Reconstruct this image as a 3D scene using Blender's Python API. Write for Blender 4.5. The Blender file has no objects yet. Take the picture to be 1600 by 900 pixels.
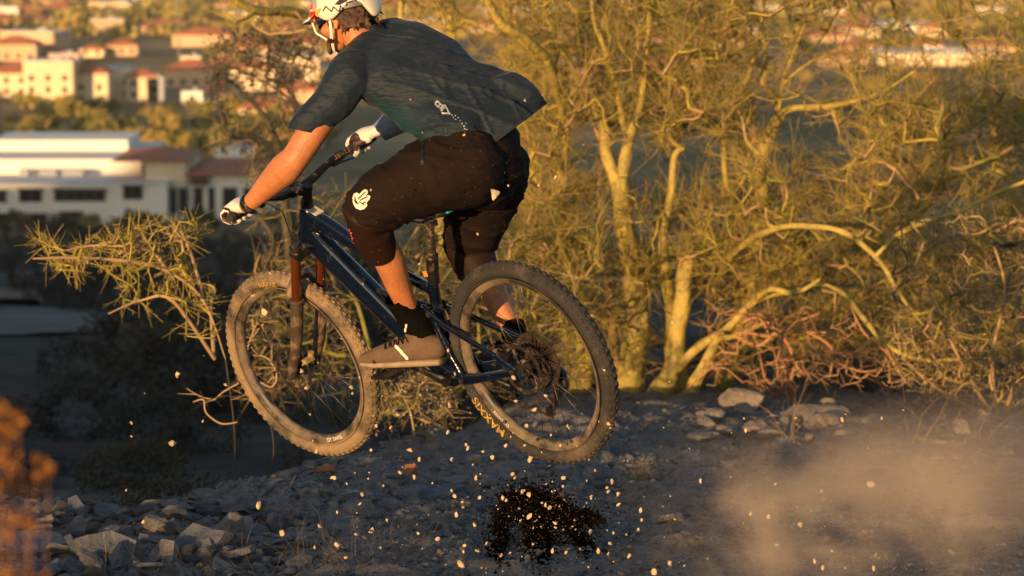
import bpy, math, random, mathutils
import numpy as np
from mathutils import Vector, Matrix, noise
from mathutils.bvhtree import BVHTree
R = math.radians
rng = random.Random(7)
nr = np.random.RandomState(7)
scn = bpy.context.scene
COL = scn.collection

# ------------------------------------------------------------------ camera
CAM = Vector((0, 0, 2.4))
FPX = 4507.0                      # focal length in pixels of a 1600 px wide picture
PITCH = R(-8)
c_right = Vector((1, 0, 0)); c_fwd = Vector((0, math.cos(PITCH), math.sin(PITCH))); c_up = Vector((0, -math.sin(PITCH), math.cos(PITCH)))
cd = bpy.data.cameras.new('camera'); cam = bpy.data.objects.new('camera', cd); COL.objects.link(cam)
cam.location = CAM; cam.rotation_euler = (R(90) + PITCH, 0, 0)
cd.sensor_width = 36; cd.lens = FPX / 1600 * 36; cd.clip_start = 0.1; cd.clip_end = 12000
cd.dof.use_dof = True; cd.dof.focus_distance = 9.9; cd.dof.aperture_fstop = 4.5
scn.camera = cam

# ------------------------------------------------------------------ sky, sun, exposure
SUN_EL, SUN_AZ = 5.4, 25.0        # the sun stands behind the camera and to its left
w = bpy.data.worlds.new('World'); scn.world = w; w.use_nodes = True
nt = w.node_tree; bg = nt.nodes['Background']
sky = nt.nodes.new('ShaderNodeTexSky'); sky.sky_type = 'NISHITA'; sky.sun_disc = False
sky.sun_elevation = R(SUN_EL); sky.sun_rotation = R(180 + SUN_AZ); sky.altitude = 400; sky.air_density = 1.0; sky.dust_density = 2.0; sky.ozone_density = 1.6
nt.links.new(sky.outputs[0], bg.inputs[0]); bg.inputs[1].default_value = 0.13
ld = bpy.data.lights.new('sun', 'SUN'); ld.energy = 4.4; ld.angle = R(0.5); ld.color = (1.0, 0.61, 0.27)
sun = bpy.data.objects.new('sun', ld); COL.objects.link(sun)
SUN_DIR = Vector((math.sin(R(SUN_AZ)) * math.cos(R(SUN_EL)), math.cos(R(SUN_AZ)) * math.cos(R(SUN_EL)), -math.sin(R(SUN_EL))))
sun.rotation_euler = SUN_DIR.to_track_quat('-Z', 'Y').to_euler()
scn.view_settings.view_transform = 'Standard'; scn.view_settings.look = 'None'
scn.view_settings.exposure = 0.85; scn.view_settings.gamma = 1.0
scn.cycles.max_bounces = 5; scn.cycles.volume_bounces = 1
scn.cycles.use_denoising = True

# ------------------------------------------------------------------ helpers
def P(px, py, y):
    """world point seen at a picture position (1600x900) at world depth y"""
    d = c_fwd + c_right * ((px - 800) / FPX) + c_up * ((450 - py) / FPX)
    return CAM + d * ((y - CAM.y) / d.y)
def Pz(px, py, z):
    d = c_fwd + c_right * ((px - 800) / FPX) + c_up * ((450 - py) / FPX)
    return CAM + d * ((z - CAM.z) / d.z)

def tag(o, label=None, cat=None, group=None, kind=None):
    if label: o['label'] = label
    if cat: o['category'] = cat
    if group: o['group'] = group
    if kind: o['kind'] = kind
    return o
def empty(name, loc=(0, 0, 0), label=None, cat=None, group=None, mat4=None):
    o = bpy.data.objects.new(name, None); COL.objects.link(o); o.empty_display_size = 0.1
    if mat4 is not None: o.matrix_basis = mat4
    else: o.location = loc
    return tag(o, label, cat, group)
def link(name, me, m=None, parent=None, smooth=True):
    o = bpy.data.objects.new(name, me); COL.objects.link(o)
    if m is not None and not me.materials:
        for k in (m if isinstance(m, (list, tuple)) else [m]): me.materials.append(k)
    if smooth and len(me.polygons): me.polygons.foreach_set('use_smooth', [True] * len(me.polygons))
    if parent is not None: o.parent = parent
    return o
def raw_mesh(name, V, F_):
    me = bpy.data.meshes.new(name); me.from_pydata([tuple(v) for v in V], [], F_); me.update(); return me
def np_mesh(name, V, F_, mats=None, midx=None, smooth=False):
    """V (n,3), F_ (m,k) with equal k"""
    me = bpy.data.meshes.new(name); V = np.asarray(V, np.float32); F_ = np.asarray(F_, np.int32); m, k = F_.shape
    me.vertices.add(len(V)); me.vertices.foreach_set('co', V.ravel())
    me.loops.add(m * k); me.loops.foreach_set('vertex_index', F_.ravel())
    me.polygons.add(m); me.polygons.foreach_set('loop_start', np.arange(0, m * k, k, dtype=np.int32))
    try: me.polygons.foreach_set('loop_total', np.full(m, k, np.int32))
    except Exception: pass
    if smooth: me.polygons.foreach_set('use_smooth', np.ones(m, bool))
    if midx is not None: me.polygons.foreach_set('material_index', np.asarray(midx, np.int32))
    if mats:
        for q in mats: me.materials.append(q)
    me.update(calc_edges=True); me.validate(); return me

def frame_of(t, ref=None):
    t = t.normalized(); ref = ref or (Vector((0, 0, 1)) if abs(t.z) < .95 else Vector((1, 0, 0)))
    a = (ref - t * ref.dot(t)).normalized(); return a, t.cross(a)
class MB:
    def __init__(s): s.V = []; s.F = []; s.mi = []; s.cur = 0
    def add(s, V, F_):
        n = len(s.V); s.V += [Vector(v) for v in V]; s.F += [tuple(i + n for i in f) for f in F_]; s.mi += [s.cur] * len(F_)
    def box(s, c, size, M=None, taper=1.0):
        c = Vector(c); hx, hy, hz = size[0] / 2, size[1] / 2, size[2] / 2; V = []
        for z in (-1, 1):
            k = taper if z > 0 else 1
            for x, y in ((-1, -1), (1, -1), (1, 1), (-1, 1)):
                v = Vector((x * hx * k, y * hy * k, z * hz)); V.append(c + (M @ v if M else v))
        s.add(V, [(3, 2, 1, 0), (4, 5, 6, 7), (0, 1, 5, 4), (1, 2, 6, 5), (2, 3, 7, 6), (3, 0, 4, 7)])
    def loft(s, pts, rad, ref=None, seg=12, power=2.0, dome=True):
        """pts path; rad list of r or (a,b): a along ref, b across; closed ends (domed)"""
        pts = [Vector(p) for p in pts]; n = len(pts)
        rad = [(r, r) if not isinstance(r, (tuple, list)) else r for r in rad]
        V = []; rings = []
        a0 = None
        for i in range(n):
            t = (pts[min(i + 1, n - 1)] - pts[max(i - 1, 0)])
            if t.length < 1e-9: t = Vector((0, 0, 1))
            t.normalize()
            if ref is not None: a = Vector(ref) - t * Vector(ref).dot(t)
            elif a0 is None: a, _ = frame_of(t)
            else: a = a0 - t * a0.dot(t)
            a.normalize(); a0 = a; b = t.cross(a); ring = []
            for k in range(seg):
                th = 2 * math.pi * k / seg; c, q = math.cos(th), math.sin(th)
                if power != 2.0:
                    c = math.copysign(abs(c) ** (2 / power), c); q = math.copysign(abs(q) ** (2 / power), q)
                ring.append(pts[i] + a * (c * rad[i][0]) + b * (q * rad[i][1]))
            rings.append(ring)
        if dome:
            def cap(i, sgn):
                t = (pts[i] - pts[i - 1] if sgn > 0 else pts[0] - pts[1]).normalized(); r = min(rad[i]); out = []
                for f, h in ((.92, .38), (.7, .7), (.38, .92)):
                    out.append([pts[i] + (v - pts[i]) * f + t * r * h * .8 for v in rings[i]])
                return out
            e = cap(n - 1, 1); st = cap(0, -1); rings = st[::-1] + rings + e
        for r_ in rings: V += r_
        m = len(rings); F_ = []
        for i in range(m - 1):
            for k in range(seg):
                F_.append((i * seg + k, i * seg + (k + 1) % seg, (i + 1) * seg + (k + 1) % seg, (i + 1) * seg + k))
        F_.append(tuple(range(seg))[::-1]); F_.append(tuple((m - 1) * seg + k for k in range(seg)))
        s.add(V, F_)
    def tube(s, pts, r, seg=8, ref=None): s.loft(pts, [r] * len(pts) if not isinstance(r, (list, tuple)) else r, ref, seg, dome=False)
    def cyl(s, a, b, r, seg=16, r2=None): s.loft([a, b], [r, r if r2 is None else r2], None, seg, dome=False)
    def ell(s, c, rx, ax=None, seg=16, rings=10):
        c = Vector(c); V = []; F_ = []; ax = ax or Matrix.Identity(3)
        V.append(c + ax @ Vector((0, 0, rx[2])))
        for i in range(1, rings):
            ph = math.pi * i / rings
            for k in range(seg):
                th = 2 * math.pi * k / seg
                V.append(c + ax @ Vector((rx[0] * math.sin(ph) * math.cos(th), rx[1] * math.sin(ph) * math.sin(th), rx[2] * math.cos(ph))))
        V.append(c + ax @ Vector((0, 0, -rx[2])))
        for k in range(seg): F_.append((0, 1 + k, 1 + (k + 1) % seg))
        for i in range(rings - 2):
            for k in range(seg):
                a = 1 + i * seg; F_.append((a + k, a + seg + k, a + seg + (k + 1) % seg, a + (k + 1) % seg))
        l = len(V) - 1; a = 1 + (rings - 2) * seg
        for k in range(seg): F_.append((a + k, l, a + (k + 1) % seg))
        s.add(V, F_)
    def lathe(s, prof, axis='y', seg=64, c=(0, 0, 0), a0=0.0, a1=2 * math.pi, close=True):
        """prof: list of (radius, offset along axis), closed loop"""
        c = Vector(c); V = []; n = len(prof); full = abs(a1 - a0 - 2 * math.pi) < 1e-6; m = seg if full else seg + 1
        for i in range(m):
            th = a0 + (a1 - a0) * i / seg
            for r_, h in prof: V.append(c + Vector((r_ * math.cos(th), h, r_ * math.sin(th))))
        F_ = []
        for i in range(seg):
            j = (i + 1) % m
            for k in range(n if close else n - 1):
                k2 = (k + 1) % n; F_.append((i * n + k, j * n + k, j * n + k2, i * n + k2))
        s.add(V, F_)
    def xf(s, M):
        s.V = [M @ v for v in s.V]; return s
    def mesh(s, name):
        me = raw_mesh(name, s.V, s.F)
        if any(s.mi): me.polygons.foreach_set('material_index', s.mi)
        return me
    def build(s, name, m, parent=None, smooth=True, auto=True):
        o = link(name, s.mesh(name), m, parent, smooth)
        if smooth and auto:
            md = o.modifiers.new('n', 'EDGE_SPLIT'); md.split_angle = R(42)
        return o
def fuse(name, mb, m, parent, voxel=0.008, it=4, cut=None, disp=None, offset=Vector((0, 0, 0)), fac=.5):
    """joins overlapping volumes of mb into one continuous surface"""
    me = mb.mesh(name + '_raw'); o = bpy.data.objects.new('tmp', me); COL.objects.link(o)
    r_ = o.modifiers.new('r', 'REMESH'); r_.mode = 'VOXEL'; r_.voxel_size = voxel
    s_ = o.modifiers.new('s', 'SMOOTH'); s_.iterations = it; s_.factor = fac
    dg = bpy.context.evaluated_depsgraph_get(); ev = o.evaluated_get(dg); me2 = bpy.data.meshes.new_from_object(ev)
    bpy.data.objects.remove(o); me2.name = name; me2.materials.clear()
    n = len(me2.vertices)
    if disp:
        co = np.empty(n * 3, np.float32); me2.vertices.foreach_get('co', co); no = np.empty(n * 3, np.float32); me2.vertices.foreach_get('normal', no)
        co = co.reshape(-1, 3); no = no.reshape(-1, 3)
        d = np.array([disp(Vector(c), Vector(q)) for c, q in zip(co.tolist(), no.tolist())], np.float32)
        me2.vertices.foreach_set('co', (co + no * d[:, None]).ravel())
    if cut:
        import bmesh
        bm = bmesh.new(); bm.from_mesh(me2)
        kill = []
        for (pt, nn_, reg) in cut:
            fs = [f for f in bm.faces if reg(f.calc_center_median())]
            geo = fs + list({e for f in fs for e in f.edges}) + list({v for f in fs for v in f.verts})
            bmesh.ops.bisect_plane(bm, geom=geo, plane_co=pt, plane_no=nn_, dist=1e-5)
            kill += [f for f in bm.faces if (f.calc_center_median() - pt).dot(nn_) > 0 and reg(f.calc_center_median())]
        kill = list(set(kill))
        bmesh.ops.delete(bm, geom=kill, context='FACES'); bm.to_mesh(me2); bm.free()
    if offset.length: me2.transform(Matrix.Translation(-offset))
    me2.update()
    return link(name, me2, m, parent, True)

# ------------------------------------------------------------------ materials
def mat(name, col, rough=.6, metal=0.0, var=0.0, vscale=8.0, col2=None, bump=0.0, bscale=30.0, spec=.5, coat=0.0, dirt=None, sss=0.0, bstretch=None, sheen=0.0, detail=6):
    m = bpy.data.materials.new(name); m.use_nodes = True; n = m.node_tree; b = n.nodes['Principled BSDF']
    b.inputs['Roughness'].default_value = rough; b.inputs['Metallic'].default_value = metal
    b.inputs['Specular IOR Level'].default_value = spec
    if coat: b.inputs['Coat Weight'].default_value = coat; b.inputs['Coat Roughness'].default_value = .12
    if sheen: b.inputs['Sheen Weight'].default_value = sheen
    if sss: b.inputs['Subsurface Weight'].default_value = sss; b.inputs['Subsurface Radius'].default_value = (.02, .008, .004)
    tc = n.nodes.new('ShaderNodeTexCoord'); last = None
    if var or col2:
        nz = n.nodes.new('ShaderNodeTexNoise'); nz.inputs['Scale'].default_value = vscale; nz.inputs['Detail'].default_value = detail; nz.inputs['Roughness'].default_value = .65
        n.links.new(tc.outputs['Object'], nz.inputs['Vector'])
        rp = n.nodes.new('ShaderNodeValToRGB'); e = rp.color_ramp.elements
        c1 = [max(0, c * (1 - var)) for c in col]; c2 = list(col2) if col2 else [min(1, c * (1 + var)) for c in col]
        e[0].position = .35; e[1].position = .65; e[0].color = (*(c1 if not col2 else col), 1); e[1].color = (*c2, 1)
        n.links.new(nz.outputs['Fac'], rp.inputs[0]); last = rp.outputs[0]
    else:
        rg = n.nodes.new('ShaderNodeRGB'); rg.outputs[0].default_value = (*col, 1); last = rg.outputs[0]
    if dirt:
        # dust that has settled: (colour, amount 0..1, scale)
        nz = n.nodes.new('ShaderNodeTexNoise'); nz.inputs['Scale'].default_value = dirt[2]; nz.inputs['Detail'].default_value = 8; nz.inputs['Roughness'].default_value = .7
        n.links.new(tc.outputs['Object'], nz.inputs['Vector'])
        mr = n.nodes.new('ShaderNodeMapRange'); mr.inputs[1].default_value = .62 - .4 * dirt[1]; mr.inputs[2].default_value = .8 - .4 * dirt[1]
        n.links.new(nz.outputs['Fac'], mr.inputs[0])
        mx = n.nodes.new('ShaderNodeMix'); mx.data_type = 'RGBA'; n.links.new(mr.outputs[0], mx.inputs[0]); n.links.new(last, mx.inputs[6]); mx.inputs[7].default_value = (*dirt[0], 1); last = mx.outputs[2]
        mr2 = n.nodes.new('ShaderNodeMapRange'); mr2.inputs[3].default_value = rough; mr2.inputs[4].default_value = .9
        n.links.new(mr.outputs[0], mr2.inputs[0]); n.links.new(mr2.outputs[0], b.inputs['Roughness'])
    n.links.new(last, b.inputs['Base Color'])
    if bump:
        nb = n.nodes.new('ShaderNodeTexNoise'); nb.inputs['Scale'].default_value = bscale; nb.inputs['Detail'].default_value = 8
        if bstretch:
            mp = n.nodes.new('ShaderNodeMapping'); mp.inputs['Scale'].default_value = bstretch; n.links.new(tc.outputs['Object'], mp.inputs[0]); n.links.new(mp.outputs[0], nb.inputs['Vector'])
        else: n.links.new(tc.outputs['Object'], nb.inputs['Vector'])
        bp = n.nodes.new('ShaderNodeBump'); bp.inputs['Strength'].default_value = min(1, bump); bp.inputs['Distance'].default_value = .01 * max(1, bump)
        n.links.new(nb.outputs['Fac'], bp.inputs['Height']); n.links.new(bp.outputs[0], b.inputs['Normal'])
    return m
DUST = (.30, .22, .14)
# ------------------------------------------------------------------ terrain
_lat = np.random.RandomState(3).rand(256, 256)
def vnoise(x, y):
    xi = np.floor(x).astype(int); yi = np.floor(y).astype(int); fx = x - xi; fy = y - yi
    fx = fx * fx * (3 - 2 * fx); fy = fy * fy * (3 - 2 * fy)
    a = _lat[xi & 255, yi & 255]; b = _lat[(xi + 1) & 255, yi & 255]; c = _lat[xi & 255, (yi + 1) & 255]; d = _lat[(xi + 1) & 255, (yi + 1) & 255]
    return (a * (1 - fx) + b * fx) * (1 - fy) + (c * (1 - fx) + d * fx) * fy - .5
def fbm(x, y, o=4, l=2.07, g=.5):
    s = 0; a = 1
    for k in range(o): s = s + a * vnoise(x + 17.3 * k, y + 5.1 * k); x, y = x * l, y * l; a *= g
    return s
def sm(a, b, x):
    t = np.clip((x - a) / (b - a), 0, 1); return t * t * (3 - 2 * t)
PLAIN = -57.6
_YL = np.array([0, 1.0, 2.6, 4.6, 8.6, 28, 68, 140, 290, 395, 420, 9000]); _ZL = np.array([0, -.34, -.62, -1.00, -1.7, -4.9, -10.5, -19.5, -37, -57.0, PLAIN, PLAIN])
def ground(x, y):
    x = np.asarray(x, float); y = np.asarray(y, float)
    ang = x / np.maximum(y, 1.0)
    yc = np.interp(ang, [-.30, -.133, -.078, -.044, .044, .089, .155, .3], [11.2, 11.5, 12.66, 13.8, 15.3, 15.6, 14.9, 15.5])
    zp = .06 - .0847 * (y - 9.6)
    zc = .06 - .0847 * (yc - 9.6)
    # the ridge behind the camera, whose crest throws the evening shade
    back = 3.07 + .10 * (y + 18) ; zr = np.where(y < -18, back, np.minimum(zp, 3.07 - .004 * (y + 18) ** 2 * 0 ))
    ridge = np.maximum(3.07 - .19 * np.abs(y + 18), -14)
    zp2 = np.maximum(zp, ridge) if True else zp
    zp2 = np.where(y < -18, ridge, zp2)
    hill = 24 * sm(-322, -290, x) * (1 - sm(-120, -40, x)) * np.exp(-((y + 18) / 45) ** 2)  # unseen rise added to the ridge so its shade reaches farther at right
    zp2 = zp2 + hill
    t = np.maximum(y - yc, 0)
    dl = np.interp(y, [11.2, 12.2, 14, 16, 20, 40, 80, 150, 300, 430, 490, 9000], [-.08, -.45, -.82, -1.12, -1.75, -4.65, -9.8, -18.7, -36, -56, PLAIN, PLAIN])
    dr = np.interp(y, [15.3, 17.2, 18.6, 22, 30, 50, 100, 200, 330, 420, 9000], [-.44, -.66, -1.25, -2.7, -5.2, -9.0, -17, -32, -51, PLAIN, PLAIN])
    k = sm(-.055, .01, ang); far = dl * (1 - k) + dr * k
    soft = sm(0, 1.0, t)
    beyond = (zc + (-.25 * t)) * (1 - soft) + far * soft
    z = np.where(t > 0, np.minimum(beyond, zc + .02), zp2)
    # relief
    near = np.exp(-np.maximum(0, np.abs(y - 11) - 6) / 8)
    terr = fbm(x * 1.1 + 40, y * 1.1 + 9, 3)
    ter2 = np.floor((terr * 9 + y * .9) ) 
    fine = .085 * terr + .06 * fbm(x * 5, y * 7, 4) + .018 * (np.abs(fbm(x * 9 + 7, y * 15 + 3, 3)) * -2 + .4)
    crest = np.exp(-((y - yc) / .5) ** 2)
    z = z + np.where(y < 60, fine * (.35 + .65 * near) , 0) + crest * .07 * (fbm(x * 4 + 70, y * 2 + 5, 3))
    mid = sm(18, 40, y) * (1 - sm(380, 480, y))
    z = z + mid * (1.6 * fbm(x * .035 + 5, y * .035, 4) * np.clip(y / 90, .15, 1.2)) + sm(480, 800, y) * .8 * fbm(x * .004, y * .004, 3)
    return z
def gz(x, y): return float(ground(np.array([x]), np.array([y]))[0])
def on_ground(px, py, lo=8.0, hi=16.0, top=True):
    """first ground point met by the sight line through a picture position"""
    d = c_fwd + c_right * ((px - 800) / FPX) + c_up * ((450 - py) / FPX); ys = np.geomspace(lo, hi, 1600); t = ys / d.y
    xs = d.x * t; zs = CAM.z + d.z * t; g = ground(xs, ys); i = np.argmax(g >= zs)
    if g[i] < zs[i]: i = int(np.argmin(zs - g))
    return Vector((xs[i], ys[i], g[i]))

def spaced(a, b, st, lo, hi, gr):
    mid = list(np.arange(a, b, st)); out = mid[:]
    s_, v = st, mid[-1]
    while v < hi: s_ *= gr; v += s_; out.append(v)
    s_, v = st, mid[0]; pre = []
    while v > lo: s_ *= gr; v -= s_; pre.append(v)
    return np.array(pre[::-1] + out)
xs = spaced(-2.6, 3.2, .028, -4200, 4200, 1.085); ys = spaced(8.6, 16.6, .028, -420, 7000, 1.045)
X, Y = np.meshgrid(xs, ys); Z = ground(X, Y)
nx_, ny_ = len(xs), len(ys); idx = np.arange(nx_ * ny_).reshape(ny_, nx_)
Q = np.stack([idx[:-1, :-1], idx[:-1, 1:], idx[1:, 1:], idx[1:, :-1]], -1).reshape(-1, 4)

def ground_material():
    m = bpy.data.materials.new('ground_soil'); m.use_nodes = True; n = m.node_tree; b = n.nodes['Principled BSDF']; L = n.links.new
    b.inputs['Roughness'].default_value = .92; b.inputs['Specular IOR Level'].default_value = .2
    tc = n.nodes.new('ShaderNodeTexCoord'); sp = n.nodes.new('ShaderNodeSeparateXYZ'); L(tc.outputs['Object'], sp.inputs[0])
    def nz(s, d=6, r=.6):
        t = n.nodes.new('ShaderNodeTexNoise'); t.inputs['Scale'].default_value = s; t.inputs['Detail'].default_value = d; t.inputs['Roughness'].default_value = r; L(tc.outputs['Object'], t.inputs['Vector']); return t.outputs['Fac']
    def ramp(f, st):
        r_ = n.nodes.new('ShaderNodeValToRGB'); e = r_.color_ramp.elements
        while len(e) < len(st): e.new(.5)
        for q, (p_, c) in zip(e, st): q.position = p_; q.color = (*c, 1)
        L(f, r_.inputs[0]); return r_.outputs[0]
    def mix(f, a, c):
        x = n.nodes.new('ShaderNodeMix'); x.data_type = 'RGBA'; L(f, x.inputs[0]); L(a, x.inputs[6]); L(c, x.inputs[7]); return x.outputs[2]
    def step(o, a, c):
        r_ = n.nodes.new('ShaderNodeMapRange'); r_.interpolation_type = 'SMOOTHSTEP'; r_.inputs[1].default_value = a; r_.inputs[2].default_value = c; L(o, r_.inputs[0]); return r_.outputs[0]
    c_near = ramp(nz(7, 9, .7), [(.30, (.105, .095, .086)), (.48, (.23, .20, .175)), (.62, (.31, .27, .23)), (.8, (.39, .34, .29))])
    c_slate = ramp(nz(26, 6, .75), [(.35, (.105, .098, .092)), (.6, (.33, .295, .26))])
    near = mix(step(nz(2.2, 3), .42, .62), c_near, c_slate)
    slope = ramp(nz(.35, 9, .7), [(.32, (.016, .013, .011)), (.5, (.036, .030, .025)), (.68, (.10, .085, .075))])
    plain = ramp(nz(.02, 8, .65), [(.35, (.13, .10, .04)), (.5, (.24, .17, .07)), (.65, (.38, .27, .14))])
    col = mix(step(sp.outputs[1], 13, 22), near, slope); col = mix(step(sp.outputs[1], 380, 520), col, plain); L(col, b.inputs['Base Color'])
    bp = n.nodes.new('ShaderNodeBump'); bp.inputs['Strength'].default_value = 1; bp.inputs['Distance'].default_value = .02; L(nz(30, 10, .75), bp.inputs['Height']); L(bp.outputs[0], b.inputs['Normal'])
    return m
M_ground = ground_material()
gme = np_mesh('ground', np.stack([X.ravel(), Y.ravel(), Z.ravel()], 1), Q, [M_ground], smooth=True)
go = bpy.data.objects.new('ground', gme); COL.objects.link(go); tag(go, kind='structure')

def sheet(name, pts, m, nx=14, ny=8, lift=.12, kind='structure'):
    """a quadrilateral patch laid over the terrain; pts are picture positions"""
    cs = [on_ground(px, py, 20, 460) for px, py in pts]; V = []; F_ = []
    for j in range(ny + 1):
        for i in range(nx + 1):
            u_, v_ = i / nx, j / ny; p_ = cs[0].lerp(cs[1], u_).lerp(cs[3].lerp(cs[2], u_), v_); V.append((p_.x, p_.y, gz(p_.x, p_.y) + lift))
    for j in range(ny):
        for i in range(nx): a = j * (nx + 1) + i; F_.append((a, a + 1, a + nx + 2, a + nx + 1))
    o = link(name, raw_mesh(name, V, F_), m); tag(o, kind=kind); return o
M_gravel = mat('pale_gravel', (.075, .072, .072), .9, var=.3, vscale=.5)
M_clay = mat('red_clay', (.17, .095, .07), .95, var=.25, vscale=.4)
sheet('gravel_track', [(-40, 527), (190, 520), (175, 487), (-40, 483)], M_gravel, lift=.06)
sheet('clay_bank', [(-40, 482), (60, 482), (70, 462), (-40, 460)], M_clay, lift=.3)
sheet('dirt_road', [(20, 456), (420, 446), (420, 436), (20, 440)], mat('dirt_road_soil', (.20, .15, .11), .95, var=.2, vscale=.3), nx=30, lift=.5)
sheet('trail_track', [(1000, 330), (1650, 330), (1650, 312), (1000, 318)], M_gravel, nx=30, lift=.6)
sheet('gravel_yard', [(1200, 250), (1500, 250), (1500, 236), (1200, 236)], M_gravel, nx=20, lift=.8)
# ------------------------------------------------------------------ town on the plain
M_cream_w = mat('cream_stucco', (.76, .62, .40), .85, var=.08, vscale=.15)
M_tan_w = mat('tan_stucco', (.60, .42, .26), .85, var=.08, vscale=.15)
M_white_w = mat('white_stucco', (.80, .76, .68), .8, var=.05, vscale=.1)
M_grey_w = mat('grey_blue_shade_and_units', (.36, .38, .42), .85, var=.08, vscale=.1)
M_terra = mat('terracotta_roof', (.46, .155, .07), .8, var=.25, vscale=.6, bump=.5, bscale=3)
M_flat = mat('white_flat_roof', (.72, .68, .62), .7, var=.08, vscale=.1)
M_win = mat('window_glass', (.02, .022, .026), .15)
M_awn = mat('brown_awning', (.075, .045, .032), .8)
M_pole = mat('grey_pole', (.25, .22, .18), .6)

def face_windows(root, W_, H_, yf, rows, cols, ww=1.2, wh=1.5, x0=None, z0=1.0, mw=M_win):
    for r_ in range(rows):
        for c_ in range(cols):
            x = -W_ / 2 + (c_ + .5) * W_ / cols; z = z0 + r_ * 3.1 + wh / 2
            b = MB(); b.box((x, yf, z), (ww, .16, wh)); b.build('window', mw, root, smooth=False)
def roof_mesh(b, W_, D, z, rise, ov=.5):
    w2, d2 = W_ / 2 + ov, D / 2 + ov; rl = max(.5, w2 - d2); V = [(-w2, -d2, z), (w2, -d2, z), (w2, d2, z), (-w2, d2, z), (-rl, 0, z + rise), (rl, 0, z + rise), (-w2, -d2, z - .25), (w2, -d2, z - .25), (w2, d2, z - .25), (-w2, d2, z - .25)]
    b.add(V, [(0, 1, 5, 4), (1, 2, 5), (2, 3, 4, 5), (3, 0, 4), (6, 9, 8, 7), (0, 6, 7, 1), (1, 7, 8, 2), (2, 8, 9, 3), (3, 9, 6, 0)])
def house(px, py, wpx, hpx, roof='hip', wall=M_cream_w, label=None, group='houses of the town on the plain', rot=0.0, depth=None, name='house', windows=True, terr=M_terra, cat='house'):
    p_ = Pz(px, py, PLAIN); sc_ = p_.y / FPX; W_ = wpx * sc_ * (1.18 if windows else 1); H_ = hpx * sc_; D = depth or min(14, W_ * .8)
    p_.z = gz(p_.x, p_.y + D * .5)
    r_ = empty(name, (p_.x, p_.y + D / 2, p_.z), label, cat, group); r_.rotation_euler = (0, 0, rot)
    wallh = H_ if roof == 'flat' else max(2.6, H_ - 2.0)
    b = MB(); b.box((0, 0, wallh / 2 - .5), (W_, D, wallh + 1)); b.build('wall', wall, r_, smooth=False)
    b = MB()
    if roof == 'flat':
        b.box((0, 0, wallh + .12), (W_ + .3, D + .3, .24)); b.build('roof', M_flat, r_, smooth=False)
        b = MB(); b.box((W_ * .15, 0, wallh + .7), (W_ * .18, 2.5, 1.0)); b.build('roof_unit', M_grey_w, r_, smooth=False)
    else: roof_mesh(b, W_, D, wallh, min(2.6, D * .22)); b.build('roof', terr, r_, smooth=False)
    if windows:
        rows = max(1, min(3, int(wallh / 3.1))); cols = max(1, min(8, int(W_ / 3.6))); face_windows(r_, W_, wallh, -D / 2 - .04, rows, cols)
    return r_
# long white commercial building near the foot of the slope
base = Pz(110, 350, PLAIN); sc_ = base.y / FPX
cb = empty('commercial_building', (base.x, base.y, PLAIN), 'long low white building with stepped flat roof at the foot of the hill', 'building')
def X_(px): return (px - 110) * sc_
b = MB(); b.box(((X_(-90) + X_(262)) / 2, 26, 3.3), (X_(262) - X_(-90), 52, 7.4)); b.build('wall', M_white_w, cb, smooth=False)
b = MB(); b.box(((X_(-90) + X_(262)) / 2, 26, 7.15), (X_(262) - X_(-90) + .6, 52.6, .3)); b.build('roof', M_flat, cb, smooth=False)
b = MB(); b.box(((X_(-90) + X_(205)) / 2, 34, 8.6), (X_(205) - X_(-90), 36, 2.8)); b.build('upper_wall', M_white_w, cb, smooth=False)
b = MB(); b.box(((X_(-90) + X_(190)) / 2, 42, 11.0), (X_(190) - X_(-90) - 6, 18, 2.0)); b.build('penthouse', M_white_w, cb, smooth=False)
for a_, c_ in ((15, 30), (48, 75), (85, 118)):
    b = MB(); b.box(((X_(a_) + X_(c_)) / 2, 12, 8.0), (X_(c_) - X_(a_), 3, 1.2)); b.build('roof_unit', M_grey_w, cb, smooth=False)
for a_, c_, t_, q_ in ((-10, 9, 298, 316), (32, 65, 296, 315), (87, 165, 296, 314), (195, 223, 290, 311), (-20, 72, 335, 362), (97, 128, 332, 348)):
    z1 = (350 - t_) * sc_; z0 = (350 - q_) * sc_; z0 = max(z0, .1)
    b = MB(); b.box(((X_(a_) + X_(c_)) / 2, -.06, (z0 + z1) / 2), (X_(c_) - X_(a_), .2, z1 - z0)); w0 = b.build('window', M_win, cb, smooth=False)
    n_ = max(2, int((X_(c_) - X_(a_)) / 1.6))
    for k in range(n_ + 1):
        x = X_(a_) + (X_(c_) - X_(a_)) * k / n_; b = MB(); b.box((x, -.2, (z0 + z1) / 2), (.28, .12, z1 - z0)); b.build('mullion', M_awn, w0, smooth=False)
    b = MB(); b.box(((X_(a_) + X_(c_)) / 2, -.7, z1 + .1), (X_(c_) - X_(a_) + .6, 1.3, .35)); b.build('awning', M_awn, w0, smooth=False)
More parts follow.
